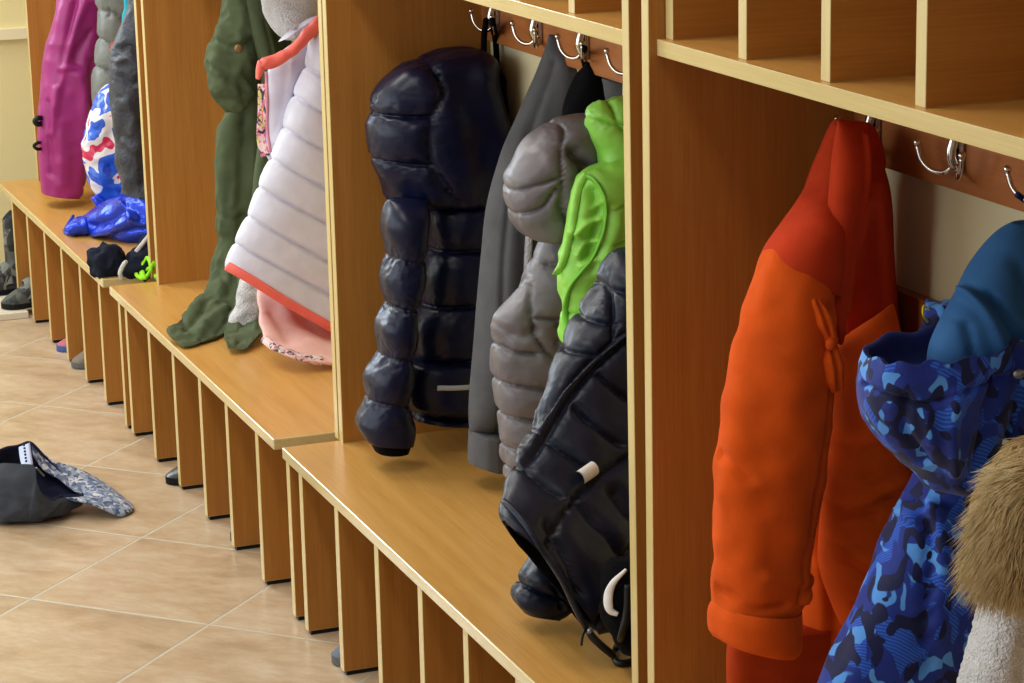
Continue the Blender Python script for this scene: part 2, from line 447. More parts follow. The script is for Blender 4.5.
def on_piece(pc, Q, lift=.002):
    out = []; nn = []
    for q in np.asarray(Q, float):
        d2 = ((pc.q-q)**2).sum(1); i = np.argpartition(d2, 6)[:6]
        near = pc.p[i]; dep = (near-CAM)@FX; keep = dep < dep.min()+.03
        w_ = (1/(d2[i]+.3))*keep; w_ /= w_.sum()
        nv = (pc.n[i]*w_[:, None]).sum(0); nv /= np.linalg.norm(nv)+1e-9
        if nv@(CAM-near[0]) < 0: nv = -nv
        # stay on the sight line so the mark keeps its place on the cloth
        dd = (dep*w_).sum(); p = CAM+ray(q)*dd
        out.append(p+nv*lift); nn.append(nv)
    return np.array(out), np.array(nn)
def strip(name, pc, line, width, mat, parent, lift=.002, thick=.002, n=40, m=6, taper=None, wave=0):
    """band of cloth, tape or print lying on a piece; line in outline points, width in the same units"""
    L = spline(np.asarray(line, float), n); T = np.gradient(L, axis=0); T /= np.linalg.norm(T, axis=1)[:, None]+1e-9
    Nn = np.stack([-T[:, 1], T[:, 0]], 1)
    wv = np.full(n, width, float) if np.isscalar(width) else spline(np.array([[0, w_] for w_ in width])+np.arange(len(width))[:, None]*np.array([1, 0]), n)[:, 1]
    if wave: L = L+Nn*(wave*np.sin(np.linspace(0, 40, n)))[:, None]
    Qs = (L[:, None, :]+Nn[:, None, :]*(np.linspace(-.5, .5, m)[None, :, None]*wv[:, None, None])).reshape(-1, 2)
    P, NV = on_piece(pc, Qs, lift)
    NV = NV.reshape(n, m, 3)
    for _ in range(2): NV[1:-1] = (NV[:-2]+NV[1:-1]+NV[2:])/3
    P = P.reshape(n, m, 3)
    for _ in range(2): P[1:-1] = (P[:-2]+2*P[1:-1]+P[2:])/4
    prof = np.sin(np.linspace(0, np.pi, m))**.5
    Tp = P+NV*(thick*prof[None, :, None]); Bt = P-NV*max(.002, lift)
    V = list(Tp.reshape(-1, 3))+list(Bt.reshape(-1, 3)); o = n*m; Fc = []
    for i in range(n-1):
        for k in range(m-1):
            a = i*m+k; Fc.append((a, a+1, a+m+1, a+m)); Fc.append((o+a, o+a+m, o+a+m+1, o+a+1))
        a = i*m; Fc.append((a, a+m, o+a+m, o+a)); a = i*m+m-1; Fc.append((a, o+a, o+a+m, a+m))
    for k in range(m-1):
        Fc.append((k, o+k, o+k+1, k+1)); a = (n-1)*m+k; Fc.append((a, a+1, o+a+1, o+a))
    return from_arrays(name, V, Fc, mat, parent)
def cord(name, pts, rad, mat, parent=None, n=60, sides=10):
    """round cord through 3-D points"""
    V, Fc = tube(spline(np.asarray(pts, float), n), rad, sides)
    return from_arrays(name, V, Fc, mat, parent)
def ball(name, c, r, mat, parent=None, sx=1, sy=1, sz=1):
    bm = bmesh.new(); bmesh.ops.create_uvsphere(bm, u_segments=20, v_segments=12, radius=1)
    for v in bm.verts: v.co = Vector((c[0]+v.co.x*r*sx, c[1]+v.co.y*r*sy, c[2]+v.co.z*r*sz))
    return from_bm(name, bm, mat, parent, smooth=True)

# ------------------------------------------------------------------ cloth materials
def cloth(name, c, rough=.85, spec=.2, sheen=.3, nscale=900, nstr=.25, ndist=.0008, wr=60, wstr=.25, wdist=.003, var=.1):
    mm, nt, b = newmat(name, rough, spec)
    L = lin(c)
    if sheen:
        b.inputs['Sheen Weight'].default_value = sheen; b.inputs['Sheen Roughness'].default_value = .4
        b.inputs['Sheen Tint'].default_value = tuple(min(1, v*1.6+.04) for v in L[:3])+(1,)
    g = nt.nodes.new('ShaderNodeNewGeometry')
    n2 = nd(nt, 'ShaderNodeTexNoise', Scale=wr*.5, Detail=3.0); nt.links.new(g.outputs['Position'], n2.inputs['Vector'])
    r = ramp(nt, [(.3, tuple(v*(1-var) for v in L[:3])+(1,)), (.7, tuple(min(1, v*(1+var)) for v in L[:3])+(1,))])
    nt.links.new(n2.outputs['Fac'], r.inputs[0]); nt.links.new(r.outputs[0], b.inputs['Base Color'])
    bp = None
    if wstr:
        n3 = nd(nt, 'ShaderNodeTexNoise', Scale=wr, Detail=4.0, Distortion=.6); nt.links.new(g.outputs['Position'], n3.inputs['Vector'])
        bp = bump(nt, b, n3.outputs['Fac'], wstr, wdist)
    n1 = nd(nt, 'ShaderNodeTexNoise', Scale=nscale, Detail=2.0); nt.links.new(g.outputs['Position'], n1.inputs['Vector'])
    bump(nt, b, n1.outputs['Fac'], nstr, ndist, bp)
    return mm
def nylon(name, c, rough=.38, spec=.5, wr=55, wstr=.22, wdist=.0025, sheen=0):
    return cloth(name, c, rough, spec, sheen, 1500, .08, .0004, wr, wstr, wdist, .06)
def camo(name, cols, scale, rough=.7, stripes=False):
    """patches in flat printed colours; cols from the base colour to the top print"""
    mm, nt, b = newmat(name, rough, .25)
    g = nt.nodes.new('ShaderNodeNewGeometry'); cur = None
    b.inputs['Sheen Weight'].default_value = .15
    for k, c in enumerate(cols):
        rgb = nd(nt, 'ShaderNodeRGB'); rgb.outputs[0].default_value = lin(c)
        col = rgb.outputs[0]
        if cur is None: cur = col; continue
        mp = nt.nodes.new('ShaderNodeMapping'); mp.inputs['Location'].default_value = (k*3.1, k*1.7, k*2.3); mp.inputs['Scale'].default_value = (1, .8, .75)
        nt.links.new(g.outputs['Position'], mp.inputs['Vector'])
        n = nd(nt, 'ShaderNodeTexNoise', Scale=scale*(1+.2*k), Detail=.9, Roughness=.4, Distortion=.7); nt.links.new(mp.outputs[0], n.inputs['Vector'])
        t = .53+.018*k-(.03 if k == 3 else 0)+(.022 if k == 2 else 0)
        r = ramp(nt, [(t, (0, 0, 0, 1)), (t+.012, (1, 1, 1, 1))]); nt.links.new(n.outputs['Fac'], r.inputs[0])
        fac = r.outputs[0]
        if stripes and k == 1:
            wv = nd(nt, 'ShaderNodeTexWave', Scale=110.0); wv.bands_direction = 'DIAGONAL'; nt.links.new(g.outputs['Position'], wv.inputs['Vector'])
            rw = ramp(nt, [(.4, (.25, .25, .25, 1)), (.6, (1, 1, 1, 1))]); nt.links.new(wv.outputs['Fac'], rw.inputs[0])
            mu = nd(nt, 'ShaderNodeMath', operation='MULTIPLY'); nt.links.new(fac, mu.inputs[0]); nt.links.new(rw.outputs[0], mu.inputs[1]); fac = mu.outputs[0]
        mx = nd(nt, 'ShaderNodeMix', data_type='RGBA'); nt.links.new(fac, mx.inputs[0]); nt.links.new(cur, mx.inputs[6]); nt.links.new(col, mx.inputs[7]); cur = mx.outputs[2]
    nt.links.new(cur, b.inputs['Base Color'])
    n1 = nd(nt, 'ShaderNodeTexNoise', Scale=700.0, Detail=2.0); nt.links.new(g.outputs['Position'], n1.inputs['Vector'])
    bump(nt, b, n1.outputs['Fac'], .25, .0008)
    return mm

# ================================================================== the coats
NAVY = nylon('navy nylon', (12, 17, 46), .36, .3)
NAVY_IN = cloth('black lining', (9, 9, 13), .9, .1, 0)
BLACKN = nylon('black nylon', (20, 26, 44), .42, .28)
GREYSW = cloth('charcoal sweatshirt', (90, 90, 93), .95, .1, .3, 700, .5, .0015, 50, .1)
RIB = cloth('charcoal rib', (94, 94, 97), .95, .1, .2, 500, .5, .0015, 50, .1)
GREYQ = nylon('taupe grey nylon', (108, 102, 106), .42, .4)
LIME = nylon('lime green nylon', (146, 214, 84), .45, .4)
LIME_D = nylon('lime green trim', (118, 192, 62), .5, .3)
ORANGE = cloth('orange wool', (207, 80, 18), .9, .12, .35, 600, .35, .001, 40, .12)
ORANGE_R = cloth('red orange lining', (172, 58, 20), .9, .12, .2)
ORANGE_SHADE = cloth('orange wool shade tinted', (182, 54, 22), .9, .12, .3, 600, .35, .001, 40, .12)  # same orange wool; redder shade of hood and shoulders painted into the colour
GREENP = cloth('olive green canvas', (76, 86, 60), .85, .2, .12, 900, .35, .0008, 40, .3)
FLEECE = cloth('pale grey fleece', (212, 210, 212), .98, .05, .5, 260, 1.0, .006, 60, .2)
WHITEQ = nylon('pale lilac white nylon', (208, 208, 224), .45, .4)
LILAC = nylon('pale lilac facing', (200, 196, 214), .5, .3)
CORAL = nylon('coral trim', (236, 108, 96), .5, .3)
PINK = nylon('pale pink cotton', (236, 190, 184), .7, .2)
MAGENTA = nylon('magenta nylon', (150, 34, 112), .42, .45)
CRIMSON = cloth('crimson lining', (150, 24, 66), .8, .2)
GREYGREEN = nylon('grey green nylon', (112, 116, 112), .5, .4)
DENIM = cloth('dark coated denim', (52, 56, 66), .5, .4, .1, 500, .3, .001, 35, .8, .01, .3)
TEAL = cloth('teal cotton', (40, 150, 170), .8, .2)
ROYAL = simple('royal blue metallic film', (30, 66, 214), .24, .6, .5, nscale=30, nstr=.5, ndist=.01, var=.1)
CAMO_B = camo('blue camouflage print', [(24, 46, 134), (40, 96, 208), (82, 148, 226), (10, 18, 66)], 23, .65, True)
CAMO_IN = cloth('dark blue lining', (26, 34, 84), .8, .2)
SOFTBLUE = cloth('blue softshell', (46, 92, 142), .8, .2, .3, 800, .3, .0008, 30, .25, .004)
FUR = cloth('tan fur', (212, 184, 134), .7, .3, .3)
FURBASE = cloth('tan fur ground', (120, 94, 56), .9, .1, .2)
WHITEL = simple('white label ribbon', (232, 230, 226), .6, .3)
REFL = simple('reflective silver tape', (178, 180, 184), .35, .5)
BRASS = simple('brass snap', (150, 120, 80), .35, .5, .8)
STEEL = simple('steel zip', (150, 150, 150), .3, .5, .9)

def garment(name, q, y, label, cat='jacket', group='coats hanging in the lockers'):
    p = at(q, y)
    return empty(name, tuple(p), label, cat, group)

# ---- navy puffer jacket
g = garment('puffer_jacket', (430, 430), -.22, 'navy puffer jacket with a hood and a grey reflective strip, hanging full length')
hs = [[(372, 112), (395, 112), (418, 111)], [(373, 157), (398, 160), (421, 159)], [(424, 64), (432, 85), (420, 111), (421, 158), (446, 198)], [(388, 201), (420, 208), (450, 206)]]
piece('body', [(424, 190, 503, 180), (427, 218, 498, 216), (428, 247, 494, 245), (422, 274, 490, 274), (420, 300, 487, 300), (412, 328, 482, 328), (413, 356, 480, 354), (406, 384, 478, 384), (409, 408, 476, 412), (412, 417, 473, 420)],
      -.135, .07, NAVY, g, nu=160, nt=100, seams=[[(425, 203), (505, 200)], [(424, 248), (500, 245)], [(416, 303), (500, 299)], [(408, 359), (500, 353)], [(404, 411), (500, 414)], [(478, 200), (474, 420)]], puff=.02, pw=8, pucker=.003, noise=[(14, .003)], bot='open', inner=NAVY_IN)
pb = piece('hood', [(452, 51, 478, 51, .7), (424, 61, 489, 62), (395, 73, 494, 80), (377, 96, 499, 98, 1.1), (370, 122, 505, 117, 1.15), (371, 148, 509, 140, 1.15), (379, 174, 507, 165, 1.1), (388, 194, 503, 190), (394, 211, 498, 212, .8)],
      -.14, .08, NAVY, g, nu=150, nt=110, seams=hs, puff=.016, pw=7, pucker=.004, strokes=[([(445, 75), (452, 120), (470, 190)], 14, -.012), ([(470, 70), (482, 120), (488, 200)], 10, .01)], noise=[(16, .005)])
piece('collar', [(470, 62, 497, 58), (478, 90, 508, 100), (482, 130, 512, 128), (482, 200, 508, 200), (480, 300, 492, 300)], -.085, .04, NAVY, g, noise=[(20, .006)])
ps = piece('sleeve', [(389, 200, 428, 200), (384, 229, 425, 230), (389, 253, 421, 257), (382, 280, 421, 282), (388, 304, 414, 306), (378, 328, 413, 329), (381, 352, 410, 355), (367, 378, 411, 380), (368, 397, 406, 401), (358, 424, 412, 428), (366, 439, 409, 441)],
      -.225, .06, NAVY, g, nu=170, seams=[[(380, 253), (405, 258), (430, 256)], [(376, 304), (420, 306)], [(370, 353), (420, 356)], [(360, 397), (415, 402)]], puff=.008, pw=7, pucker=.004, noise=[(18, .003)], bot='open', inner=NAVY_IN)
piece('cuff', [(371, 436, 408, 438), (372, 444, 409, 444), (376, 452, 407, 450)], -.21, .042, NAVY_IN, g, nu=30, bot='open')
bd = [o for o in g.children if o.name.startswith('body')]
PB = None
# reflective strip across the lower body
pc_body = piece('side_panel', [(410, 362, 474, 360), (405, 385, 475, 385), (409, 408, 474, 410)], -.165, .06, NAVY, g, nu=50, seams=[[(404, 359), (480, 356)], [(404, 412), (480, 413)]], puff=.014, pw=6, pucker=.003)
strip('reflective_strip', pc_body, [(437, 388), (455, 388), (473, 387)], 5, REFL, g, .002, .001)
for a, b_, c_ in (((486, 20), (484, 40), (484, 64)), ((492, 20), (496, 45), (497, 80))):
    V, Fc = tube(spline([atx(a, .402), at(b_, -.1), at(c_, -.11)], 24), .006, 8)
    from_arrays('hanging_loop', V, Fc, NAVY_IN, g)

# ---- charcoal sweatshirt
g = garment('sweatshirt', (495, 470), -.42, 'charcoal grey sweatshirt hanging between navy puffer and grey quilted jacket', 'sweatshirt')
pc = piece('body', [(549, 34, 590, 40, .6), (537, 75, 590, 82), (521, 115, 586, 125), (504, 155, 570, 165), (490, 204, 548, 208), (485, 260, 534, 262), (479, 320, 528, 322), (474, 381, 524, 384), (471, 432, 521, 438)],
      -.43, .05, GREYSW, g, strokes=[([(503, 190), (496, 260), (495, 340), (494, 440)], 3, -.008), ([(548, 60), (530, 110), (512, 170)], 5, -.010), ([(560, 70), (548, 140), (530, 210)], 8, .010), ([(515, 230), (510, 440)], 5, -.006)], noise=[((14, 14, 4), .006)])
piece('rib_hem', [(471, 430, 520, 436), (470, 448, 519, 455), (470, 463, 518, 474)], -.43, .047, RIB, g, nu=40, strokes=[([(494, 436), (495, 476)], 2, -.005)], noise=[((60, 60, 4), .0012)], bot='open')
strip('zip_tape', pc, [(529, 225), (527, 255), (526, 285)], 6, FLEECE, g, .006, .003)

# ---- black hooded top behind
g = garment('hooded_top', (590, 300), -.62, 'black hooded top hanging behind the grey quilted jacket and the lime vest', 'hooded top')
piece('body', [(584, 62, 602, 60, .5), (574, 85, 616, 88), (566, 115, 622, 125), (566, 180, 624, 190), (572, 300, 624, 300)], -.58, .04, NAVY_IN, g, noise=[(14, .006)])
piece('collar', [(602, 78, 632, 82), (606, 92, 640, 98), (610, 104, 640, 112)], -.66, .03, GREYSW, g, nu=50, noise=[(20, .004)])
cord('hanging_loop', [atx((585, 48), .402), at((583, 58), -.57), at((586, 70), -.57)], .005, NAVY_IN, g)

# ---- grey quilted jacket
g = garment('quilted_jacket', (530, 475), -.66, 'taupe grey quilted jacket with its hood bent forward, beside a lime vest')
piece('body', [(548, 225, 606, 225, .7), (532, 268, 600, 268), (520, 292, 598, 295), (498, 322, 594, 322), (494, 345, 588, 347), (495, 380, 580, 382), (500, 412, 574, 414), (504, 440, 568, 444), (507, 468, 562, 472), (508, 479, 556, 484)],
      -.66, .06, GREYQ, g, nu=180, nt=110, seams=[[(490, 342), (510, 347), (527, 347)], [(490, 379), (520, 381), (548, 384)], [(494, 412), (541, 415)], [(497, 444), (535, 449)], [(500, 466), (530, 470)], [(527, 284), (523, 310), (527, 331), (545, 362), (548, 390), (530, 450)], [(527, 312), (548, 312), (575, 305)], [(544, 350), (575, 342)], [(546, 312), (543, 352)], [(540, 260), (590, 256)]],
      puff=.014, pw=4.5, pucker=.003, strokes=[([(529, 284), (518, 304), (497, 326)], 6, .01), ([(500, 326), (515, 330), (526, 322)], 5, -.008)], noise=[(18, .004)], bot='open', inner=NAVY_IN)
piece('hood', [(560, 118, 596, 118, .6), (545, 130, 611, 126), (526, 147, 617, 140, 1.1), (514, 168, 606, 160, 1.2), (508, 188, 592, 184, 1.2), (512, 212, 580, 208, 1.1), (523, 231, 574, 228), (538, 240, 564, 238, .6)],
      -.74, .06, GREYQ, g, nu=130, nt=110, seams=[[(505, 190), (525, 180), (546, 171)], [(512, 211), (531, 201), (543, 182)], [(556, 124), (549, 150), (548, 180), (546, 200), (560, 232)], [(557, 142), (565, 155), (590, 172)], [(585, 150), (612, 134)]],
      puff=.012, pw=5, pucker=.0025, strokes=[([(562, 148), (568, 165), (566, 185)], 7, -.02), ([(556, 138), (575, 128), (605, 132)], 6, .008)], noise=[(20, .004)])

# ---- lime vest
g = garment('quilted_vest', (570, 330), -.83, 'lime green quilted vest squeezed between the grey and black jackets', 'vest')
pc = piece('front', [(585, 174, 640, 150, .8), (578, 187, 640, 175), (573, 212, 636, 205), (569, 236, 632, 235), (563, 262, 624, 265), (563, 285, 612, 288), (566, 310, 600, 312), (567, 335, 582, 336), (568, 343, 573, 344)],
      -.85, .04, LIME, g, nu=150, nt=110, seams=[[(604, 282), (625, 276)], [(603, 240), (640, 232)], [(606, 205), (640, 190)], [(566, 312), (600, 308)], [(585, 286), (625, 284)]], puff=.010, pw=5, pucker=.002,
      strokes=[([(586, 186), (590, 200), (588, 222), (580, 250)], 7, -.020), ([(592, 215), (582, 222), (575, 232)], 3.5, .014), ([(590, 236), (580, 240), (574, 252)], 3, .012), ([(586, 255), (576, 262)], 3, .010), ([(596, 196), (588, 205)], 3, .008), ([(606, 205), (603, 230), (588, 268)], 4, .010)], noise=[(24, .003)], folds=[(30, .003)])
strip('collar_edge', pc, [(587, 176), (580, 188), (575, 212), (570, 238), (564, 264), (558, 274)], (4, 7, 7, 7, 6, 3), LIME, g, .004, .007, 60)
piece('collar', [(600, 101, 645, 98, .6), (588, 115, 645, 116), (592, 132, 645, 134), (598, 150, 645, 152), (600, 170, 645, 172)], -.82, .04, LIME, g, nu=80, seams=[[(606, 98), (612, 125), (640, 140)], [(590, 118), (620, 122), (645, 118)]], puff=.012, pw=5, pucker=.003, noise=[(24, .004)])
strip('zip_placket', pc, [(584, 176), (594, 181), (604, 198), (603, 228), (590, 260), (572, 285), (567, 305), (568, 338)], 3.5, LIME_D, g, .004, .004, 70)

# ---- black quilted jacket with a white label
g = garment('quilted_jacket', (590, 620), -1.0, 'black quilted jacket with a small white label, draped slantwise against the locker side')
bq = [[(625, 319), (594, 350), (575, 372), (555, 402), (540, 432), (518, 468)], [(625, 313), (590, 346), (570, 368), (550, 398), (536, 428)], [(586, 368), (605, 384), (640, 410)], [(564, 400), (580, 415), (602, 434)], [(535, 433), (555, 446), (574, 458)],
      [(575, 316), (604, 318)], [(604, 284), (640, 284)], [(560, 349), (594, 349)], [(602, 270), (601, 335)], [(640, 415), (607, 444), (579, 472), (550, 508), (536, 545)],
      [(520, 468), (535, 478), (550, 490)], [(557, 447), (575, 462)], [(560, 490), (578, 510), (596, 536)], [(593, 480), (605, 500), (640, 535)], [(640, 495), (618, 520), (590, 571), (584, 630)], [(536, 520), (552, 545), (562, 578)], [(610, 440), (640, 475)], [(596, 536), (640, 590)]]
pj = piece('body', [(617, 251, 646, 250, .7), (601, 284, 650, 284, 1, -.02), (583, 316, 652, 322, 1, -.04), (565, 346, 655, 365, 1, -.06), (548, 391, 658, 425, 1.1, -.1), (530, 440, 658, 485, 1.1, -.15), (515, 475, 657, 545, 1.1, -.21), (506, 500, 645, 596, 1, -.26), (504, 514, 625, 625, .9, -.29), (507, 521, 596, 631, .8, -.30)],
      -1.02, .06, BLACKN, g, nu=230, nt=140, seams=bq, puff=.016, pw=4.5, pucker=.002, strokes=[([(622, 316), (592, 348), (572, 370), (552, 400), (537, 430), (518, 466)], 2.2, .012)], noise=[(18, .005)], bot='open', inner=NAVY_IN)
strip('hem_binding', pj, [(505, 503), (521, 521), (537, 543), (561, 579), (577, 612), (587, 630)], 6, BLACKN, g, .004, .004, 60)
piece('lining', [(504, 518, 560, 560), (506, 528, 575, 600), (520, 542, 580, 622), (540, 556, 582, 624)], -1.2, .015, NAVY_IN, g, nu=50)
piece('sleeve', [(540, 548, 584, 566, 1, .03), (530, 566, 584, 586), (520, 583, 578, 600), (515, 597, 566, 608, .9), (524, 609, 556, 613, .8)], -1.17, .042, BLACKN, g, seams=[[(510, 580), (550, 592), (590, 600)], [(547, 560), (550, 600)]], puff=.014, pw=6, pucker=.003, noise=[(26, .003)], bot='open', inner=NAVY_IN)
# folded white label, standing off the cloth
Pl, Nl = on_piece(pj, [(574, 474), (588, 464), (595, 474), (582, 486)], .004)
nv = Nl.mean(0); c_ = Pl.mean(0)
V = []; Fc = []
aa, bb = Pl[0], Pl[1]
e1 = (Pl[1]-Pl[0]); e2 = (Pl[3]-Pl[0])
for i in range(13):
    t = i/12; ang = t*math.pi*1.6
    off = e2*(.5-.5*math.cos(ang*.625))+nv*(.010*math.sin(ang*.625)+.003)
    for s in (0, .5, 1): V.append(Pl[0]+e1*s+off)
for i in range(13):
    for s in (0, .5, 1): V.append(V[i*3+int(s*2)]-nv*.002)
for i in range(12):
    for k in range(2):
        a = i*3+k; Fc.append((a, a+1, a+4, a+3)); Fc.append((39+a, 39+a+3, 39+a+4, 39+a+1))
from_arrays('label', V, Fc, WHITEL, g)['label'] = 'small white folded label'
zp, _ = on_piece(pj, [(586, 626)], .004)
zp = zp[0]
cord('zip_pull', [zp, zp+np.array((.004, -.01, -.012)), zp+np.array((.02, -.02, -.03)), zp+np.array((.036, -.02, -.045))], [.006]*60, BLACKP, g)
ball('zip_slider', zp+np.array((.002, -.006, -.006)), .006, STEEL, g, 1, 1, 1.6)
cord('drawcord', [zp, zp+np.array((-.012, -.012, -.006)), zp+np.array((-.016, -.014, -.022))], .002, BLACKP, g)

# ---- orange coat with bow
g = garment('wool_coat', (800, 690), -1.74, 'orange wool coat with a small bow and turned-up cuff', 'coat')
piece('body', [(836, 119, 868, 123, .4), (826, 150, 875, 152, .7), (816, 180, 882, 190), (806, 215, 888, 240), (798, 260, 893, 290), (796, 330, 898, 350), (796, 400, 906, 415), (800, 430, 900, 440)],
      -1.7, .055, ORANGE_SHADE, g, strokes=[([(872, 170), (876, 240), (880, 320)], 5, -.010), ([(858, 180), (866, 280), (870, 340)], 5, .010), ([(840, 200), (822, 280), (816, 420), (820, 640)], 7, -.014), ([(815, 470), (812, 560), (822, 680)], 8, .008)], noise=[((12, 12, 5), .008)])
piece('skirt', [(802, 372, 896, 372), (798, 420, 906, 425), (798, 480, 914, 490), (800, 560, 908, 560), (800, 640, 900, 640), (800, 720, 890, 720)], -1.715, .056, ORANGE, g, strokes=[([(840, 380), (822, 420), (818, 520), (820, 640)], 7, -.012), ([(812, 560), (822, 680)], 8, .008)], noise=[((12, 12, 5), .008)])
piece('lining', [(731, 630, 830, 628), (729, 660, 830, 660), (732, 720, 836, 720)], -1.74, .03, ORANGE_R, g, nu=40, noise=[((14, 14, 4), .006)], top='flat', bot='flat')
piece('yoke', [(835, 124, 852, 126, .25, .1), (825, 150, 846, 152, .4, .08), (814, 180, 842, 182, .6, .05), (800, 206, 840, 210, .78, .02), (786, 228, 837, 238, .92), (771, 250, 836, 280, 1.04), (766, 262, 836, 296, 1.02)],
      -1.84, .06, ORANGE_SHADE, g, nu=90, noise=[((9, 9, 4), .006)], bot='open', inner=ORANGE_R)
sl = piece('sleeve', [(784, 236, 836, 262, .8, .02), (770, 252, 834, 276, .93), (753, 306, 830, 318), (741, 356, 827, 366), (730, 402, 823, 410), (722, 446, 822, 452), (718, 475, 820, 478), (719, 515, 815, 515), (719, 556, 810, 556), (718, 590, 806, 590), (717, 608, 797, 610)],
      -1.84, .06, ORANGE, g, nu=160, seams=[], strokes=[([(817, 430), (812, 520), (800, 590)], 4, -.008), ([(718, 452), (735, 470)], 5, -.006), ([(790, 592), (800, 582), (808, 575)], 4, .010), ([(720, 590), (740, 598), (765, 594)], 5, -.007), ([(788, 290), (775, 400), (770, 520)], 16, .006), ([(752, 565), (790, 572)], 6, .005), ([(812, 330), (807, 380), (797, 469), (788, 540), (782, 592)], 1.6, -.005)], noise=[((9, 9, 4), .008), (26, .003)], bot='open', inner=ORANGE_R)
piece('cuff', [(719, 604, 796, 606, .96), (714, 614, 796, 618, 1.05), (713, 625, 795, 630, 1.07), (714, 636, 793, 642, 1.05), (717, 641, 789, 647, .98)], -1.84, .062, ORANGE, g, nu=60, noise=[((18, 18, 8), .005)], top='open', bot='open', inner=ORANGE_R)
piece('front', [(842, 345, 893, 304, .4), (839, 370, 897, 345, .8), (836, 395, 904, 385), (834, 425, 912, 425), (827, 480, 918, 480, 1.1), (826, 530, 916, 530, 1.1), (830, 575, 895, 580), (838, 605, 878, 608, .8), (845, 628, 858, 630, .5)],
      -1.82, .055, ORANGE, g, strokes=[([(835, 560), (850, 566), (880, 560)], 5, -.008), ([(832, 540), (850, 548), (875, 546)], 4, .007), ([(850, 470), (890, 500)], 8, -.006), ([(845, 600), (870, 590)], 4, -.006), ([(832, 500), (850, 490), (880, 470)], 5, .008), ([(832, 515), (856, 505)], 4, -.006), ([(838, 440), (860, 430), (890, 436)], 6, .006)], noise=[((12, 12, 8), .007)])
pl = piece('hood_band', [(838, 120, 868, 124, .5), (834, 160, 866, 162), (831, 200, 860, 202), (828, 245, 851, 247), (824, 282, 846, 290), (826, 308, 843, 316), (834, 340, 841, 345, .7)], -1.86, .022, ORANGE_SHADE, g, strokes=[([(860, 135), (857, 200), (848, 250), (842, 310)], 2.5, .006)], noise=[((14, 14, 5), .004)])
b1 = empty('bow', tuple(at((825, 342), -1.9))); b1.location -= g.location; b1.parent = g
bpy.context.view_layer.update()
piece('loop', [(809, 298, 816, 292, .6), (812, 312, 824, 306), (816, 326, 832, 322, 1.2), (823, 340, 836, 337), (827, 347, 835, 346, .6)], -1.9, .014, ORANGE, b1, nu=60, nt=40, strokes=[([(815, 298), (826, 335)], 2, -.006)], noise=[(40, .002)])
piece('loop', [(827, 343, 836, 343, .6), (823, 354, 839, 354), (823, 368, 842, 366, 1.2), (826, 382, 843, 380), (832, 393, 843, 390, .6)], -1.9, .014, ORANGE, b1, nu=60, nt=40, strokes=[([(829, 347), (836, 390)], 2, -.006)], noise=[(40, .002)])
ball('knot', at((831, 344), -1.912), .008, ORANGE, b1, 1, .8, 1.1)
cord('hanging_loop', [atx((872, 136), .402), at((866, 131), -1.7), at((858, 130), -1.7)], .005, ORANGE_R, g)

# ---- blue camouflage jacket
g = garment('winter_jacket', (930, 690), -2.02, 'blue camouflage winter jacket with its hood hanging open, right of the orange coat')
bp_ = piece('body', [(935, 452, 1040, 450, .7), (926, 478, 1045, 478), (915, 498, 1050, 500), (904, 520, 1056, 522), (889, 550, 1062, 552), (874, 580, 1068, 582), (845, 636, 1075, 640), (812, 710, 1085, 715)],
      -2.04, .07, CAMO_B, g, strokes=[([(915, 500), (912, 550), (905, 610), (904, 720)], 3, -.012), ([(925, 500), (922, 560), (916, 620)], 5, .008), ([(950, 490), (938, 520), (934, 560)], 5, -.009), ([(975, 470), (960, 560), (955, 680)], 8, .008), ([(906, 516), (916, 508), (924, 498)], 4, .010)], noise=[((12, 12, 6), .007)], folds=[(16, .003)])
piece('fleece_hood', [(1018, 226, 1075, 222, .5), (1000, 243, 1075, 240, .8), (981, 268, 1072, 266), (962, 297, 1066, 296), (944, 326, 1058, 326), (933, 352, 1048, 352), (930, 374, 1040, 376), (934, 400, 1030, 400)],
      -2.09, .05, SOFTBLUE, g, strokes=[([(965, 292), (975, 310), (985, 345)], 5, .012), ([(975, 290), (990, 312), (1000, 340)], 5, -.014), ([(955, 320), (958, 350)], 4, -.008), ([(1005, 260), (1010, 300), (1020, 350)], 8, -.008)], noise=[(10, .008)])
hc = piece('hood', [(869, 357, 1002, 334), (867, 374, 1006, 356), (866, 404, 1004, 392), (874, 430, 996, 428), (894, 454, 984, 454, .9), (918, 476, 975, 476, .7), (926, 486, 968, 486, .5)],
      -2.1, .075, CAMO_B, g, nu=130, nt=120, sq=.95, strokes=[([(862, 384), (900, 392), (930, 378), (990, 362)], 2.5, -.006), ([(885, 385), (884, 420), (905, 455)], 4, -.010), ([(925, 380), (922, 420), (930, 460)], 5, .010), ([(965, 365), (955, 420), (945, 470)], 6, -.012), ([(900, 400), (905, 430)], 4, .006)], noise=[((16, 16, 10), .007)], folds=[(22, .003)],
      top='open', ruffle=.026, ruffle_n=7, inner=CAMO_IN)
piece('elastic_edge', [(927, 304, 955, 298), (924, 316, 958, 310), (924, 334, 960, 330)], -1.98, .018, CAMO_B, g, nu=40, noise=[(60, .006)])
cord('drawcord', [at((928, 322), -2.03), at((923, 314), -2.035), at((924, 306), -2.03), at((929, 310), -2.03)], .0014, simple('yellow cord', (214, 188, 40), .7), g)
piece('collar', [(990, 340, 1060, 336, .7), (996, 362, 1062, 360), (1000, 400, 1060, 400), (1000, 440, 1060, 440)], -2.13, .04, CAMO_B, g, nu=70, noise=[(20, .006)])
ball('zip_slider', at((1019, 374), -2.18), .006, STEEL, g, 1.5, 1, 1)

cord('hanging_loop', [(.405, -2.06, 1.19), tuple(at((1050, 218), -2.06)), tuple(at((1058, 228), -2.09))], .004, CAMO_IN, g)
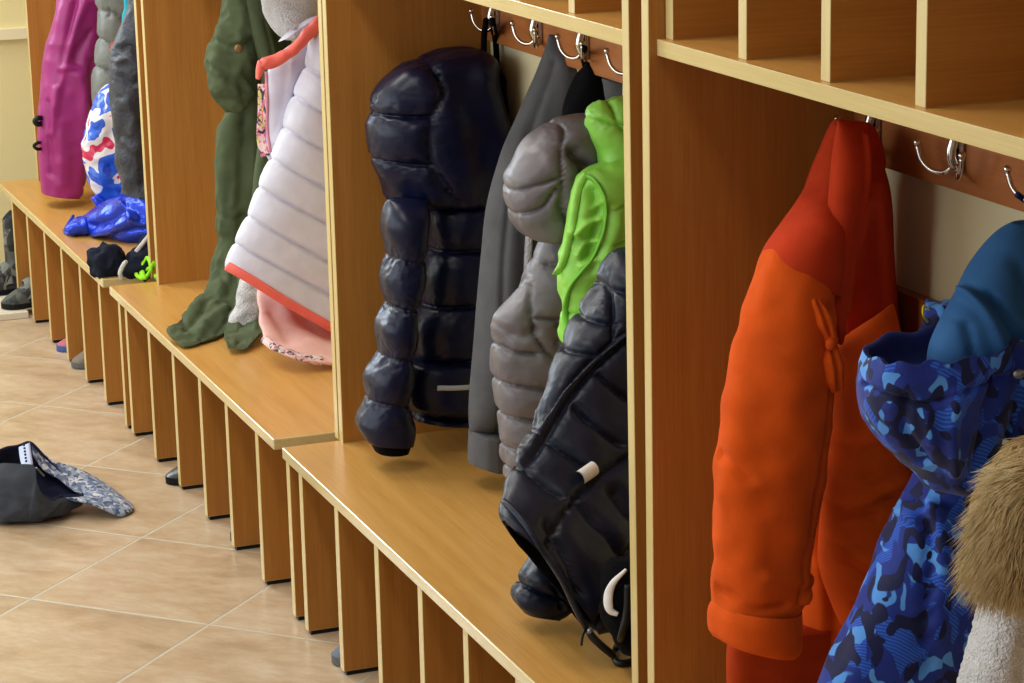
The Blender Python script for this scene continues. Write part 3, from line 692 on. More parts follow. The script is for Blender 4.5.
# ---- fur trimmed jacket
g = garment('winter_jacket', (1020, 690), -2.27, 'pale grey fleece jacket with a tan fur hood trim, cut by the photo edge')
piece('body', [(1004, 570, 1070, 565, .8), (990, 602, 1072, 600), (980, 636, 1078, 636), (967, 684, 1085, 686), (956, 730, 1095, 732)], -2.27, .055, FLEECE, g, strokes=[([(1010, 600), (1004, 640), (1000, 720)], 5, -.006)], noise=[((12, 12, 6), .006), (120, .0015)])
piece('hood', [(1078, 262, 1104, 262, .6), (1056, 320, 1120, 322), (1044, 390, 1124, 392), (1036, 460, 1110, 462)], -2.27, .05, FLEECE, g, nu=60, noise=[(12, .008)])
cord('hanging_loop', [(.405, -2.29, 1.19), tuple(at((1090, 250), -2.29)), tuple(at((1091, 266), -2.27))], .004, CAMO_IN, g)
fb = piece('fur_ground', [(1022, 442, 1078, 434, .7), (1000, 466, 1082, 460), (984, 500, 1084, 496), (975, 534, 1084, 532), (976, 562, 1080, 562), (990, 582, 1074, 580, .8)], -2.32, .055, FURBASE, g, nu=60, nt=60, noise=[(16, .008)])
VV = []; FF = []
rs = np.random.RandomState(3)
idx = rs.randint(0, len(fb.p), 6500)
for i in idx:
    b0 = fb.p[i]; n_ = fb.n[i]; q = fb.q[i]
    # hair streams away from the middle of the ruff and falls
    cl = noise3((b0*22)[None, :])[0]; cl2 = noise3((b0*22+9)[None, :])[0]
    side = np.array((-.75, -.15, -.55))+np.array((cl, cl2*.6, cl2))*1.3
    d = n_*.55+side+rs.randn(3)*.22; d /= np.linalg.norm(d)
    ln_ = .032+.016*rs.rand(); w_ = .0008
    sd = np.cross(d, n_+rs.randn(3)*.3); sd /= np.linalg.norm(sd)+1e-9
    p1 = b0+d*ln_*.5+np.array((0, 0, -.001)); p2 = b0+d*ln_+np.array((0, 0, -.007-.004*rs.rand()))
    o = len(VV); up = np.cross(sd, d)*w_*.7
    VV += [b0-sd*w_, b0+sd*w_, b0+up, p1-sd*w_*.8, p1+sd*w_*.8, p1+up*.8, p2]
    FF += [(o, o+1, o+4, o+3), (o+1, o+2, o+5, o+4), (o+2, o, o+3, o+5), (o+3, o+4, o+6), (o+4, o+5, o+6), (o+5, o+3, o+6)]
fo = from_arrays('fur_trim', VV, FF, FUR, g); fo['label'] = 'shaggy tan fur trim'

# ------------------------------------------------------------------ middle locker
g = garment('parka', (215, 300), 1.2, 'olive green canvas parka, its cuffs trailing on the middle bench')
bd = piece('body', [(246, -18, 292, -18, .8), (244, 28, 288, 28), (238, 78, 282, 80), (228, 112, 278, 114), (218, 133, 272, 134), (220, 180, 264, 180), (219, 211, 258, 211), (221, 244, 254, 244), (215, 268, 250, 268), (208, 288, 248, 289, 1, -.05), (196, 303, 245, 306, .8, -.12), (184, 317, 238, 320, .6, -.2), (170, 332, 222, 334, .36, -.29), (177, 341, 204, 341, .24, -.34), (184, 347, 191, 346, .2, -.37)],
      1.25, .042, GREENP, g, nu=170, strokes=[([(240, 110), (238, 180), (232, 260), (225, 300)], 4, -.008), ([(250, 120), (246, 200), (243, 270)], 4, .009), ([(222, 150), (222, 230)], 4, .007), ([(216, 212), (230, 216), (245, 212)], 2.5, -.005), ([(212, 262), (225, 285), (218, 300)], 4, -.008), ([(205, 300), (196, 318), (185, 330)], 3.5, -.010), ([(222, 305), (205, 322), (196, 336)], 3.5, .009), ([(182, 321), (190, 333), (200, 341)], 1.6, -.006), ([(232, 290), (226, 312), (214, 332)], 3, -.008)], noise=[((16, 16, 7), .007)], folds=[((16, 16, 9), .005), ((34, 34, 20), .004)])
piece('sleeve', [(232, -14, 264, -14, .8), (225, 15, 262, 14), (215, 38, 259, 40), (210, 65, 252, 66), (214, 86, 248, 87), (224, 101, 245, 101, .8), (232, 109, 241, 109, .5)],
      1.15, .045, GREENP, g, strokes=[([(214, 40), (228, 44), (245, 38)], 3.5, -.008), ([(214, 60), (232, 72), (245, 90)], 4, .008), ([(222, 75), (235, 85), (238, 100)], 4, -.009), ([(240, 10), (235, 40), (244, 70)], 4, .008), ([(225, 20), (240, 30)], 4, -.006)], noise=[(14, .006)], folds=[(15, .009), (36, .004)])
pk = piece('placket', [(245, -10, 264, -10, .7), (250, 25, 270, 25), (256, 50, 277, 54), (262, 75, 279, 80), (262, 105, 277, 108), (258, 150, 270, 150), (252, 200, 264, 200), (246, 250, 258, 250)], 1.1, .022, GREENP, g, strokes=[([(262, 20), (270, 60), (270, 120), (256, 240)], 2.2, -.006)], noise=[((20, 20, 8), .005)])
ball('snap_button', at((238.5, 48.5), 1.085), .010, BRASS, g, 1, .4, 1)
piece('tail', [(238, 270, 262, 268), (236, 300, 266, 298, 1, -.06), (229, 322, 266, 318, .8, -.16), (225, 336, 262, 332, .6, -.27), (228, 348, 246, 350, .4, -.36)], 1.14, .03, GREENP, g, nu=80, strokes=[([(245, 300), (238, 345)], 3, -.008), ([(255, 300), (250, 338)], 3, .006)], noise=[(22, .006)])
piece('fleece_lining', [(240, 278, 262, 276), (236, 305, 262, 303), (228, 322, 256, 322), (234, 332, 252, 332)], .98, .025, FLEECE, g, nu=60, noise=[(40, .004)])

g = garment('fleece_hood', (286, 30), 1.0, 'pale grey fleece hood tucked behind the white quilted jacket', 'hood')
piece('hood', [(256, -22, 322, -24), (262, -4, 320, -6), (266, 12, 316, 10), (274, 28, 310, 24), (284, 38, 300, 34)], .98, .06, FLEECE, g, nu=70, noise=[(14, .008), (130, .0012)])

g = garment('quilted_jacket', (290, 320), .78, 'white quilted jacket with coral trim hanging open above the middle bench')
wq = [[(300, 64), (324, 78), (350, 95)], [(290, 93), (321, 113), (350, 132)], [(277, 124), (323, 151), (350, 166)], [(268, 157), (323, 188), (350, 204)], [(255, 185), (326, 224), (350, 238)], [(244, 214), (326, 261), (350, 275)], [(231, 241), (321, 290), (350, 306)]]
pw_ = piece('body', [(314, 26, 346, 22, .7), (306, 68, 347, 60), (295, 95, 347, 96), (283, 127, 348, 142), (271, 158, 349, 192), (259, 186, 350, 228), (248, 215, 352, 268), (236, 241, 353, 306), (227, 263, 354, 334), (227, 268, 354, 340)],
      .74, .055, WHITEQ, g, nu=240, nt=120, seams=wq, puff=.013, pw=5, pucker=.0012, noise=[(10, .003)], bot='open', inner=CORAL)
strip('coral_hem', pw_, [(228, 266), (250, 279), (285, 301), (320, 321), (334, 329)], 9, CORAL, g, .003, .003, 60)
pf = piece('facing', [(286, 50, 322, 24), (270, 66, 318, 50), (266, 90, 306, 84), (266, 120, 294, 118), (266, 145, 282, 145), (268, 160, 274, 160)], .80, .03, LILAC, g, strokes=[([(290, 60), (285, 100), (274, 140)], 3, .005)], noise=[(20, .004)])
strip('floral_binding', pf, [(263, 84), (263, 110), (262, 140), (266, 156)], 8, camo('floral print', [(236, 196, 206), (60, 60, 70), (214, 204, 120), (220, 120, 140)], 70, .7), g, .003, .003)
strip('zip_tape', pf, [(267, 72), (268, 100), (268, 130), (271, 152)], 1.8, simple('rose zip tape', (206, 130, 150), .6), g, .003, .002)
piece('collar_lining', [(278, 42, 296, 32), (296, 30, 318, 16), (308, 40, 330, 26)], .8, .02, LILAC, g, nu=40)
pcb = piece('collar', [(257, 66, 262, 58), (266, 70, 270, 56), (284, 62, 284, 50), (300, 50, 298, 38), (314, 36, 312, 20), (326, 24, 324, 10)], .72, .016, CORAL, g, nu=60, nt=40, noise=[(40, .003)])
piece('collar_tab', [(258, 60, 268, 62), (256, 70, 263, 72), (256, 79, 259, 80)], .72, .010, CORAL, g, nu=30, nt=30)

g = garment('padded_jacket', (300, 350), .86, 'pale pink padded garment with a floral hem, under the white quilted jacket')
pp = piece('body', [(262, 278, 356, 330), (258, 296, 356, 340), (260, 318, 356, 348, 1, -.06), (264, 336, 356, 356, 1, -.13), (274, 348, 352, 362, .8, -.20), (290, 356, 340, 364, .6, -.24)], .80, .05, PINK, g, nu=80, strokes=[([(280, 305), (300, 330), (330, 345)], 6, .006), ([(270, 310), (285, 335)], 5, -.006)], noise=[(16, .006)], bot='round')
strip('floral_hem', pp, [(264, 339), (276, 348), (290, 354), (306, 359), (322, 361)], 7, camo('floral hem print', [(230, 190, 190), (90, 70, 80), (200, 120, 140), (210, 200, 190)], 60, .7), g, .003, .003)

# ------------------------------------------------------------------ farthest locker
g = garment('rain_jacket', (60, 190), 2.85, 'magenta jacket with long sleeves above the farthest bench')
piece('body', [(70, -16, 118, -16, .8), (62, 0, 106, 2), (60, 40, 103, 40), (60, 90, 98, 90), (58, 130, 92, 128), (60, 165, 86, 168), (64, 184, 82, 187)], 2.92, .07, MAGENTA, g, nu=90, noise=[((12, 12, 5), .008)])
ms = piece('sleeve', [(64, -16, 104, -16, .8), (60, 0, 104, 0), (54, 24, 102, 26), (48, 48, 100, 50), (43, 78, 97, 80), (38, 106, 95, 104), (37, 130, 89, 128), (38, 155, 85, 155), (40, 178, 80, 180), (42, 193, 76, 196)],
      2.8, .075, MAGENTA, g, nu=140, strokes=[([(80, 0), (70, 30), (56, 80), (48, 130)], 4, .014), ([(72, 0), (64, 40), (55, 80)], 3, -.012), ([(84, 30), (72, 52), (72, 66)], 4, -.012), ([(72, 70), (78, 90), (76, 190)], 6, .012), ([(86, 60), (84, 120), (80, 180)], 5, -.012), ([(46, 100), (47, 170)], 3, -.009), ([(58, 66), (72, 64)], 3, .009), ([(58, 120), (58, 180)], 5, .008)], noise=[((10, 10, 4), .010)], folds=[(14, .004)], bot='open', inner=CRIMSON)
strip('zip_edge', ms, [(104, 2), (101, 40), (97, 80), (95, 104)], 3, CRIMSON, g, .006, .004)
cord('toggle', [at((44, 119), 2.78), at((38, 118), 2.76), at((35, 121), 2.76), at((37, 124), 2.76), at((43, 123), 2.78)], .008, BLACKP, g, 30)
cord('toggle', [at((44, 143), 2.78), at((37, 143), 2.76), at((34, 146), 2.76), at((37, 149), 2.76), at((44, 148), 2.78)], .005, BLACKP, g, 30)

g = garment('quilted_jacket', (112, 95), 2.5, 'grey green quilted jacket half hidden behind the magenta jacket')
piece('body', [(98, -14, 138, -14), (98, 20, 136, 20), (96, 55, 134, 56), (95, 90, 130, 92), (98, 112, 124, 114)], 2.6, .06, GREYGREEN, g, nu=80, seams=[[(100, 10), (112, 12), (122, 21), (130, 24)], [(98, 38), (118, 47), (130, 50)], [(96, 66), (112, 72), (130, 80)], [(106, 8), (106, 14)]], puff=.018, pw=5, pucker=.003, noise=[(12, .006)])
g = garment('scarf', (127, 20), 2.2, 'teal cloth edge showing above the dark coated jacket', 'scarf')
piece('cloth', [(122, -14, 136, -16), (124, 4, 134, 4), (121, 24, 130, 24), (118, 44, 124, 44)], 2.2, .02, TEAL, g, nu=50, noise=[(30, .004)])

g = garment('jacket', (132, 190), 1.95, 'dark coated jacket hanging next to the locker side, by the printed bag')
piece('body', [(130, -14, 160, -16, .8), (127, 12, 164, 12), (120, 32, 164, 34), (115, 50, 166, 52), (112, 68, 166, 68), (113, 100, 166, 100), (115, 130, 168, 130), (118, 158, 168, 160), (122, 182, 168, 186), (124, 194, 168, 198)], 1.95, .06, DENIM, g, nu=140,
      strokes=[([(120, 48), (126, 44), (134, 50)], 3, -.012), ([(118, 60), (126, 56), (136, 66)], 3, .012), ([(120, 74), (130, 82), (138, 74)], 3, -.010), ([(124, 100), (130, 110), (128, 130)], 4, .010), ([(136, 90), (140, 130), (140, 180)], 4, -.009), ([(122, 140), (132, 148)], 3, .008)], noise=[(12, .007)], folds=[(14, .006)], bot='open', inner=NAVY_IN)

# printed plastic bag
def print_mat():
    mm, nt, b = newmat('printed plastic film', .25, .5)
    g_ = nt.nodes.new('ShaderNodeNewGeometry')
    n = nd(nt, 'ShaderNodeTexNoise', Scale=14.0, Detail=1.0, Distortion=.8); nt.links.new(g_.outputs['Position'], n.inputs['Vector'])
    r = ramp(nt, [(.0, lin((30, 70, 190))), (.36, lin((44, 96, 212))), (.465, lin((226, 222, 224))), (.56, lin((222, 216, 220))), (.61, lin((206, 40, 84)))], 'CONSTANT')
    nt.links.new(n.outputs['Fac'], r.inputs[0]); nt.links.new(r.outputs[0], b.inputs['Base Color'])
    return mm
g = garment('carrier_bag', (108, 205), 2.2, 'crumpled plastic bag printed in blue, white and red, behind the blue shiny bag', 'bag', 'bags in the farthest locker')
piece('bag', [(108, 84, 130, 82, .5), (100, 98, 134, 98, .8), (92, 120, 136, 120), (87, 140, 138, 140), (86, 160, 138, 160), (90, 178, 136, 178), (97, 196, 132, 196, .8), (104, 211, 126, 212, .6)], 2.40, .05, print_mat(), g, nu=90, folds=[(14, .010), (30, .004)], noise=[(12, .008)])
cord('handle', [atx((118, 20), .402), at((112, 60), 2.4), at((112, 84), 2.4), at((116, 90), 2.4)], .006, simple('red handle strap', (176, 60, 40), .5), g)

# royal blue shiny bag lying on the bench
yb = atz((120, 235), H)[1]
g = empty('drawstring_bag', tuple(atz((110, 233), H)), 'shiny royal blue drawstring bag lying on the farthest bench', 'bag', 'bags in the farthest locker')
piece('pouch', [(76, 219, 78, 231, .35, .14), (84, 217, 87, 233, .6, .12), (93, 213, 97, 234, .8, .08), (106, 206, 110, 236, 1, .04), (118, 199, 122, 238, 1.1), (132, 196, 136, 238, 1.1, -.03), (146, 198, 148, 237, 1, -.05), (156, 206, 156, 232, .6, -.05)], yb-.05, .09, ROYAL, g, nu=110, nt=72,
      strokes=[([(90, 222), (105, 216), (122, 205)], 2.5, -.014), ([(92, 228), (110, 222), (128, 212)], 3, .014), ([(120, 203), (128, 215), (140, 218)], 2.5, .014), ([(112, 226), (130, 222), (145, 222)], 3, -.010)], folds=[(7, .010)], noise=[(22, .0025)])
piece('mouth', [(66, 229, 68, 233, .4), (70, 225, 74, 234, .7), (76, 220, 81, 233, .9), (84, 217, 89, 232)], yb+.04, .03, ROYAL, g, nu=50, nt=50, folds=[(22, .006)])
cord('drawcord', [atz((74, 226), H)+np.array((0, 0, .03)), atz((66, 230), H)+np.array((0, 0, .006)), atz((65, 234), H)+np.array((0, 0, .006)), atz((70, 236), H)+np.array((0, 0, .006)), atz((80, 234), H)+np.array((0, 0, .006))], .005, ROYAL, g, 40)
piece('flap', [(92, 198, 98, 208), (98, 197, 104, 208), (106, 200, 110, 208)], yb+.1, .025, ROYAL, g, nu=40, nt=40, folds=[(40, .006)])

# gloves and lime cord by the end of the far bench
DARKNAVY = cloth('dark navy knit', (26, 30, 44), .95, .1, .3, 400, .6, .002, 60, .3)
g = empty('winter_gloves', tuple(atz((112, 276), H)), 'dark navy gloves with a grey band, on the near end of the farthest bench', 'gloves')
y1 = atz((107, 276), H)[1]
piece('glove', [(91, 256, 94, 268, .5), (96, 250, 99, 275, .9), (104, 247, 106, 277, 1), (113, 247, 114, 278, 1), (120, 254, 120, 277, .8), (124, 260, 123, 274, .5)], y1+.03, .05, DARKNAVY, g, nu=70, nt=60, folds=[(22, .012)], noise=[(40, .008)])
y2 = atz((137, 276), H)[1]
piece('glove', [(121, 270, 124, 279, .5), (128, 260, 131, 279, .8), (136, 252, 140, 278, 1), (144, 244, 149, 277, 1), (152, 234, 157, 272, .8), (158, 230, 162, 262, .5)], y2+.03, .045, DARKNAVY, g, nu=70, nt=60, folds=[(22, .010)], noise=[(40, .006)])
cord('grey_band', [at((122, 279), y2-.01), at((120, 273), y2-.015), at((124, 264), y2-.012), at((126, 262), y2)], .006, FLEECE, g, 30)
cord('grey_band', [at((136, 252), y2+.01), at((144, 242), y2+.01), at((153, 231), y2+.02)], .006, FLEECE, g, 30)
LIMEC = simple('lime cord', (150, 220, 40), .7, .2)
bq_ = lambda q, dz: atz(q, H)*1+np.array((0, 0, dz))
pts = [bq_((135.5, 275), .012), bq_((138, 279), .007), bq_((143, 281), .007), bq_((142, 275), .02), at((142, 270), y2-.01), at((143, 264), y2-.02), at((147, 258), y2-.02), at((150, 262), y2-.04), at((151, 270), y2-.05), bq_((149, 278), .012), bq_((145, 281), .008), bq_((142, 277), .014), bq_((147, 277), .02), at((152, 266), y2-.05), at((153, 257), y2-.04), at((154, 264), y2-.05), bq_((155, 277), .012), bq_((157, 281), .008)]
c = cord('cord', pts, .0055, LIMEC, None, 160)
c['label'] = 'coiled lime green cord next to the dark gloves on the bench'; c['category'] = 'cord'

# black drawstring bag with a white stripe, behind the near locker side
g = empty('drawstring_bag', tuple(atz((618, 662), H)), 'black drawstring bag with a white curved stripe, below the black quilted jacket', 'bag')
pbg = piece('pouch', [(614, 560, 652, 556, .7), (606, 580, 654, 578), (603, 604, 655, 606), (608, 630, 655, 634), (622, 650, 655, 654), (632, 658, 652, 661, .6)], -1.425, .03, NAVY_IN, g, nu=80, noise=[(20, .006)], folds=[(24, .004)])
strip('white_stripe', pbg, [(626, 570), (613, 584), (609, 597), (611, 610), (618, 614)], (3, 6, 8, 8, 4), WHITEL, g, .003, .002, 40)
yb_ = -1.42
cord('drawcord', [at((628, 585), yb_-.045), at((627, 612), yb_-.045), at((622, 634), yb_-.04), bq_((617, 652), .008), bq_((615, 662), .006), bq_((620, 667), .006), bq_((630, 666), .006), bq_((638, 661), .006)], .006, BLACKP, g, 80)

# ------------------------------------------------------------------ cap on the floor
CAP_OUT = cloth('black mesh cap cloth', (64, 68, 76), .9, .15, .2, 500, .8, .002, 40, .3)
CAP_IN = cloth('dark navy cap lining', (34, 38, 60), .9, .1)
CAP_CAMO = camo('digital camouflage print', [(96, 110, 142), (60, 72, 104), (200, 200, 204), (150, 160, 178)], 48, .8)
g = empty('baseball_cap', tuple(atz((50, 520), 0)), 'baseball cap with a grey camouflage brim, lying upside down on the tiles', 'cap')
# rim of the crown: outline point and distance, clockwise from the strap
yn, yf = .815, .97
rim = [((-10, 462), .93), ((-4, 452), .96), ((6, 446.5), 1.0), ((18, 444.5), 1.03), ((30, 441), 1.04), ((45, 455), 1.03), ((60, 470), 1.01), ((75, 485), .96), ((85, 496), .89), ((70, 497.5), .85), ((60, 498), .83), ((52, 501), .81), ((43, 495), .80), ((37, 482), .80), ((34, 466), .81), ((20, 464), .83), ((5, 463), .86), ((-6, 464), .90)]
Rm = np.array([at(q, yy) for q, yy in rim]); Rm = np.vstack([Rm, Rm[:1]])
Rm = spline(Rm, 97)[:-1]
cen = Rm.mean(0)
base_c = atz((30, 516), 0); base_c = np.array((base_c[0], base_c[1], .0))
rings = []; K = 26
# floor print of the crown: an oval resting on the tiles
ang0 = np.arctan2(Rm[:, 1]-cen[1], Rm[:, 0]-cen[0])
for k in range(K+1):
    t = k/K
    w_ = math.sin(t*math.pi/2)
    low = np.stack([base_c[0]+.098*np.cos(ang0), base_c[1]+.075*np.sin(ang0), np.full(len(ang0), .012)], 1)
    bulge = math.sin(t*math.pi)*.012
    r = Rm*(1-t)+low*t
    out = (Rm-cen); out[:, 2] = 0; out /= np.linalg.norm(out, axis=1)[:, None]
    r = r+out*bulge
    rings.append(r)
for k in range(1, 9):
    t = k/8; r = low*(1-t)+(np.array((base_c[0], base_c[1], .004)))*t; r[:, 2] = .012-.008*min(1, t*3); rings.append(r)
G = np.array(rings); nn_ = G.shape[1]
Vn = G.reshape(-1, 3).copy()
wr_ = (.35-np.abs(noise3(Vn*22)))*.016+noise3(Vn*30)*.008+noise3(Vn*80)*.004
fade_ = np.repeat(np.minimum(1, np.arange(len(G))/6), nn_)*np.repeat(np.minimum(1, (len(G)-1-np.arange(len(G)))/9), nn_)
cdir = Vn-np.array((cen[0], cen[1], cen[2])); cdir /= np.linalg.norm(cdir, axis=1)[:, None]
Vn += cdir*(wr_*fade_)[:, None]; Vn[:, 2] = np.maximum(Vn[:, 2], .003)
def grid_faces(nr, nc, wrap=True, off=0, flip=False):
    Fc = []
    for i in range(nr-1):
        for k in range(nc if wrap else nc-1):
            k2 = (k+1) % nc; q = (off+i*nc+k, off+i*nc+k2, off+(i+1)*nc+k2, off+(i+1)*nc+k)
            Fc.append(q[::-1] if flip else q)
    return Fc
Fo = grid_faces(len(G), nn_)
from_arrays('crown', Vn, Fo, CAP_OUT, g)
Vi = Vn.reshape(len(G), nn_, 3); ci = Vi.mean(1, keepdims=True)
Vin = (ci+(Vi-ci)*.94); Vin[:, :, 2] += .005; Vin[0] = Vi[0]
from_arrays('lining', Vin.reshape(-1, 3), Fo, CAP_IN, g)
# brim: from the front of the rim to its outer edge, curved and with thickness
inner_ = [((48, 458), 1.025), ((60, 470), 1.0), ((73, 484), .95), ((84, 495.5), .885), ((72, 497), .855), ((66, 497.5), .84)]
outer_ = [((57, 462), 1.02), ((82, 470), 1.01), ((104, 482), .985), ((127, 500), .90), ((134, 512), .83), ((122, 516), .79), ((96, 505), .80), ((72, 499), .835)]
I_ = spline(np.array([at(q, yy) for q, yy in inner_]), 48); O_ = spline(np.array([at(q, yy) for q, yy in outer_]), 48)
for k in range(48): O_[k][2] = max(O_[k][2], .007)
VV = []
for layer in (0, 1):
    for j in range(14):
        t = j/13; r = I_*(1-t)+O_*t
        r = r+np.array((0, 0, .012*math.sin(t*math.pi)))*np.sin(np.linspace(0, np.pi, 48))[:, None]
        if layer: r = r-np.array((.001, -.001, .004))
        VV.append(r)
VV = np.array(VV).reshape(-1, 3)
o = 14*48
FF = grid_faces(14, 48, False)+grid_faces(14, 48, False, o, True)
for j in range(47):
    a = 13*48+j; FF.append((a, a+1, o+a+1, o+a)); FF.append((j, o+j, o+j+1, j+1))
for j in range(13):
    a = j*48; FF.append((a, a+48, o+a+48, o+a)); a = j*48+47; FF.append((a, o+a, o+a+48, a+48))
from_arrays('brim', VV, FF, CAP_CAMO, g)['label'] = 'camouflage brim'
def ribbon(name, A, B, mat, parent, n=24, sag=0, thick=.002, dirn=(0, 0, 1)):
    """flat ribbon between two edge lines A and B (each a list of points)"""
    A = spline(np.asarray(A, float), n); B = spline(np.asarray(B, float), n); dv = np.array(dirn, float)*thick
    V = []
    for off in (0, 1):
        for i in range(n):
            for s in np.linspace(0, 1, 5): V.append(A[i]*(1-s)+B[i]*s-off*dv+np.array((0, 0, sag*math.sin(s*math.pi))))
    V = np.array(V); o = n*5
    Fc = grid_faces(n, 5, False)+grid_faces(n, 5, False, o, True)
    for i in range(n-1):
        a = i*5; Fc.append((a, a+5, o+a+5, o+a)); a += 4; Fc.append((a, o+a, o+a+5, a+5))
    for s in range(4): Fc.append((s, o+s, o+s+1, s+1)); a = (n-1)*5+s; Fc.append((a, a+1, o+a+1, o+a))
    return from_arrays(name, V, Fc, mat, parent)
# sweatband inside the far rim, pale camouflage
far_top = [at(q, yy) for q, yy in [((31, 441), 1.045), ((45, 454), 1.035), ((60, 469), 1.01), ((76, 485), .955), ((85, 495), .89)]]
far_low = [at(q, yy) for q, yy in [((33, 455), 1.0), ((44, 470), .985), ((58, 478), .965), ((70, 488), .93), ((80, 493.5), .885)]]
ribbon('sweatband', far_top, far_low, CAP_CAMO, g)
STRAP = simple('pale blue strap label', (176, 186, 214), .7, .2)
st = ribbon('size_strap', [at((19, 447), 1.0), at((20, 456), .94), at((22, 465), .83)], [at((30, 442.5), 1.0), at((31.5, 453), .94), at((33, 464), .83)], STRAP, g, 24, .0, .003, (.5, .5, .6))
dotm = simple('dark strap holes', (40, 44, 60), .8)
for k in range(6):
    t = k/5; q = (24.5+2.2*t, 445.5+16*t)
    ball('strap_hole', at(q, .985-.145*t)+np.array((-.002, -.006, .003)), .0028, dotm, st)
cord('buckle', [at((36, 468), .85), at((40, 472), .86), at((44, 476), .86)], .003, STEEL, g, 20)

# ------------------------------------------------------------------ shoes in the slots and on the far board
SHOE_B = simple('black shoe leather', (22, 22, 24), .35, .5)
SOLE_G = simple('grey rubber sole', (96, 98, 100), .7, .2)
SOLE_B = simple('black rubber sole', (16, 16, 17), .7, .2)
def shoe(name, x, y, L, Wd, Ht, upper, sole, label, yaw=0.0, shaft=0, trim=None, group='children shoes under the benches'):
    """low shoe or boot, toe towards -x; sole, upper, optional shaft cuff and strap"""
    g = empty(name, (x, y, 0), label, 'shoe', group)
    ca, sa = math.cos(yaw), math.sin(yaw)
    def W(p): return (x+p[0]*ca-p[1]*sa, y+p[0]*sa+p[1]*ca, p[2])
    n = 30; m_ = 32
    def outline(s):      # half width along the foot 0 toe .. 1 heel
        return Wd/2*(min(1, math.sqrt(max(0, 1-((.22-s)/.22)**2))) if s < .22 else 1-.22*math.sin((s-.22)/.78*math.pi*.9)**2)*(math.sqrt(max(0, 1-((s-.9)/.1)**2)) if s > .9 else 1)
    V = []
    for k, zz in enumerate((.002, .004, .016, .019)):
        for j in range(m_*2):
            t = j/(m_*2); s = .5-.5*math.cos(2*math.pi*t); hw = outline(s)*(1.03 if k in (1, 2) else .99)
            V.append(W((s*L, hw*(1 if t < .5 else -1), zz)))
    nc = m_*2
    Fc = grid_faces(4, nc); Fc.append(tuple(range(nc))[::-1]); Fc.append(tuple(range(3*nc, 4*nc)))
    from_arrays('sole', V, Fc, sole, g, smooth=False)
    V = []; rows_ = 16
    for k in range(rows_):
        t = k/(rows_-1)
        for j in range(nc):
            a = 2*math.pi*j/nc; s = .5-.5*math.cos(a); sg = 1 if j < nc/2 else -1
            top0 = .55+.34*0; hw = outline(s)
            # the opening gathers towards the ankle
            sx = s*L*(1-t)+(.62*L+.30*L*(s-.5))*t
            wy = hw*sg*(1-t**1.5)+(Wd*.30*math.sqrt(max(0, 1-(2*s-1)**2))*sg)*t**1.5
            hz = Ht*(t**.75)*(1 if s > .5 else (.72+.28*min(1, s*2)))
            V.append(W((sx, wy, .018+hz)))
    off = len(V)
    if shaft:
        for k in range(1, 9):
            t = k/8
            for j in range(nc):
                p = V[(rows_-1)*nc+j]; V.append((p[0], p[1], p[2]+shaft*t))
    tot = rows_+(8 if shaft else 0)
    for k, sc in ((1, .86), (2, .8)):
        last = V[(tot-1)*nc:(tot)*nc]; c_ = np.mean(last, 0)
        for p in last: V.append(tuple(c_+(np.array(p)-c_)*sc+np.array((0, 0, -.02*(k-1)-.0))))
    Fc = grid_faces(tot+2, nc); Fc.append(tuple(range((tot+1)*nc, (tot+2)*nc)))
    from_arrays('upper', V, Fc, upper, g)
    if trim:
        P = [W((L*.40, -Wd*.46, .03)), W((L*.38, -Wd*.30, .03+Ht*.55)), W((L*.38, 0, .03+Ht*.70)), W((L*.38, Wd*.30, .03+Ht*.55)), W((L*.40, Wd*.46, .03))]
        Q_ = [(p[0]+.03*ca, p[1]+.03*sa, p[2]+.006) for p in P]
        ribbon('strap', P, Q_, trim, g, 20, .004, .003)
    return g
def slot(q): return atz(q, 0)
def in_slot(name, q, y, L, Wd, Ht, up, sole, label, **kw):
    return shoe(name, at(q, y)[0], y, L, Wd, Ht, up, sole, label, **kw)
in_slot('slip_on_shoe', (165, 466), 1.012, .20, .07, .055, SHOE_B, SOLE_B, 'black shoe poking out of a slot of the middle bench')
in_slot('slip_on_shoe', (229.5, 515), .518, .19, .07, .05, SHOE_B, SOLE_B, 'dark shoe deep in a slot of the middle bench near its end')
in_slot('sneaker', (331, 634), -.296, .19, .07, .05, simple('grey blue shoe cloth', (92, 104, 116), .8), SOLE_G, 'grey blue sneaker toe in a slot below the navy puffer jacket')
in_slot('sneaker', (410, 678), -.80, .19, .07, .05, simple('brown shoe cloth', (92, 80, 66), .8), SOLE_G, 'brown sneaker in a slot of the bench, cut by the bottom photo edge')
in_slot('sneaker', (56, 341), 2.44, .19, .07, .045, simple('rose shoe cloth', (176, 96, 110), .8), simple('blue shoe sole', (70, 90, 150), .6), 'rose sneaker with a blue sole in a slot of the farthest bench')
in_slot('ankle_boot', (71, 358), 2.225, .17, .07, .06, simple('taupe boot cloth', (116, 104, 90), .8), SOLE_G, 'taupe ankle boot standing in a slot of the farthest bench', shaft=.06, trim=simple('boot cuff', (80, 72, 64), .9))
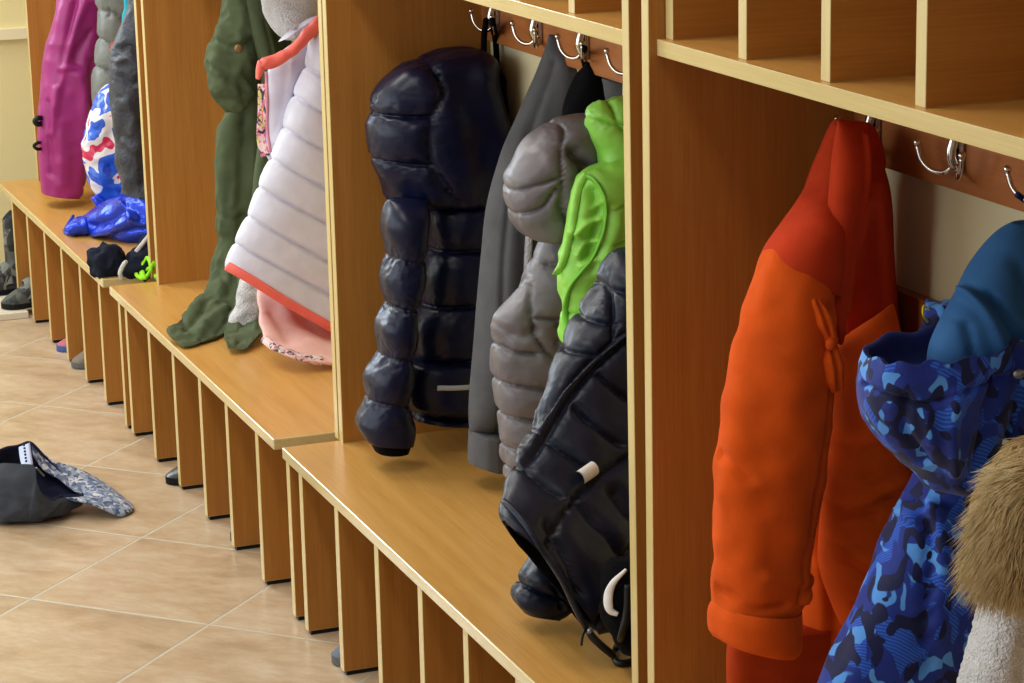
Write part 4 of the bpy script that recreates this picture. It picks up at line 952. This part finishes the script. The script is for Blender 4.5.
# board along the end of the row with shoes standing on it
pb0 = atz((0, 321), 0)
sb = board('shoe_board', (pb0[0]-.5, .002), (pb0[1], pb0[1]+.42), (0, .02), simple('pale painted board', (214, 204, 184), .5), None, (), .002)
tag(sb, 'pale low board on the floor beyond the farthest bench', 'board')
CAMO_G = camo('grey camouflage boot print', [(50, 52, 54), (30, 31, 36), (120, 120, 108), (80, 82, 76)], 20, .7)
VEL = simple('grey velcro strap', (120, 124, 118), .9)
s1 = shoe('velcro_sneaker', at((1, 303), 2.975)[0], 2.975, .19, .085, .075, CAMO_G, SOLE_B, 'dark camouflage sneaker with a grey velcro strap at the farthest bench', .0, .0, VEL)
s2 = shoe('winter_boot', at((-22, 300), 3.2)[0], 3.2, .2, .095, .09, CAMO_G, SOLE_B, 'tall dark camouflage winter boot behind the velcro sneaker', .0, .15, VEL)
for s_ in (s1, s2): s_.location.z += .0205
# cream rail along the far wall and skirting
structure('trim_1', (-3.2, XW), (3.575, 3.6), (.775, .81), TRIM)
# frames added around the two daylight area lights, on closed walls
def added_window_frame(name, axis, c, u, v, zc):
    bm = bmesh.new()
    for a, b_ in (((-u/2-.06, -u/2), (-v/2-.06, v/2+.06)), ((u/2, u/2+.06), (-v/2-.06, v/2+.06)), ((-u/2, u/2), (v/2, v/2+.06)), ((-u/2, u/2), (-v/2-.06, -v/2)), ((-.025, .025), (-v/2, v/2))):
        r_ = bmesh.ops.create_cube(bm, size=1)
        for w_ in r_['verts']:
            p_ = (a[0]+(w_.co.x+.5)*(a[1]-a[0]), (w_.co.y+.5)*.05, b_[0]+(w_.co.z+.5)*(b_[1]-b_[0]))
            w_.co = Vector((c[0]+p_[0], c[1]-p_[1], zc+p_[2])) if axis == 'x' else Vector((c[0]+p_[1], c[1]+p_[0], zc+p_[2]))
    o = from_bm(name, bm, TRIM); o['kind'] = 'structure'
added_window_frame('added_window_1', 'x', (-1.3, 3.6), 1.2, 1.2, 1.75)
added_window_frame('added_window_2', 'y', (-3.2, -.3), 5.0, 1.6, 1.6)
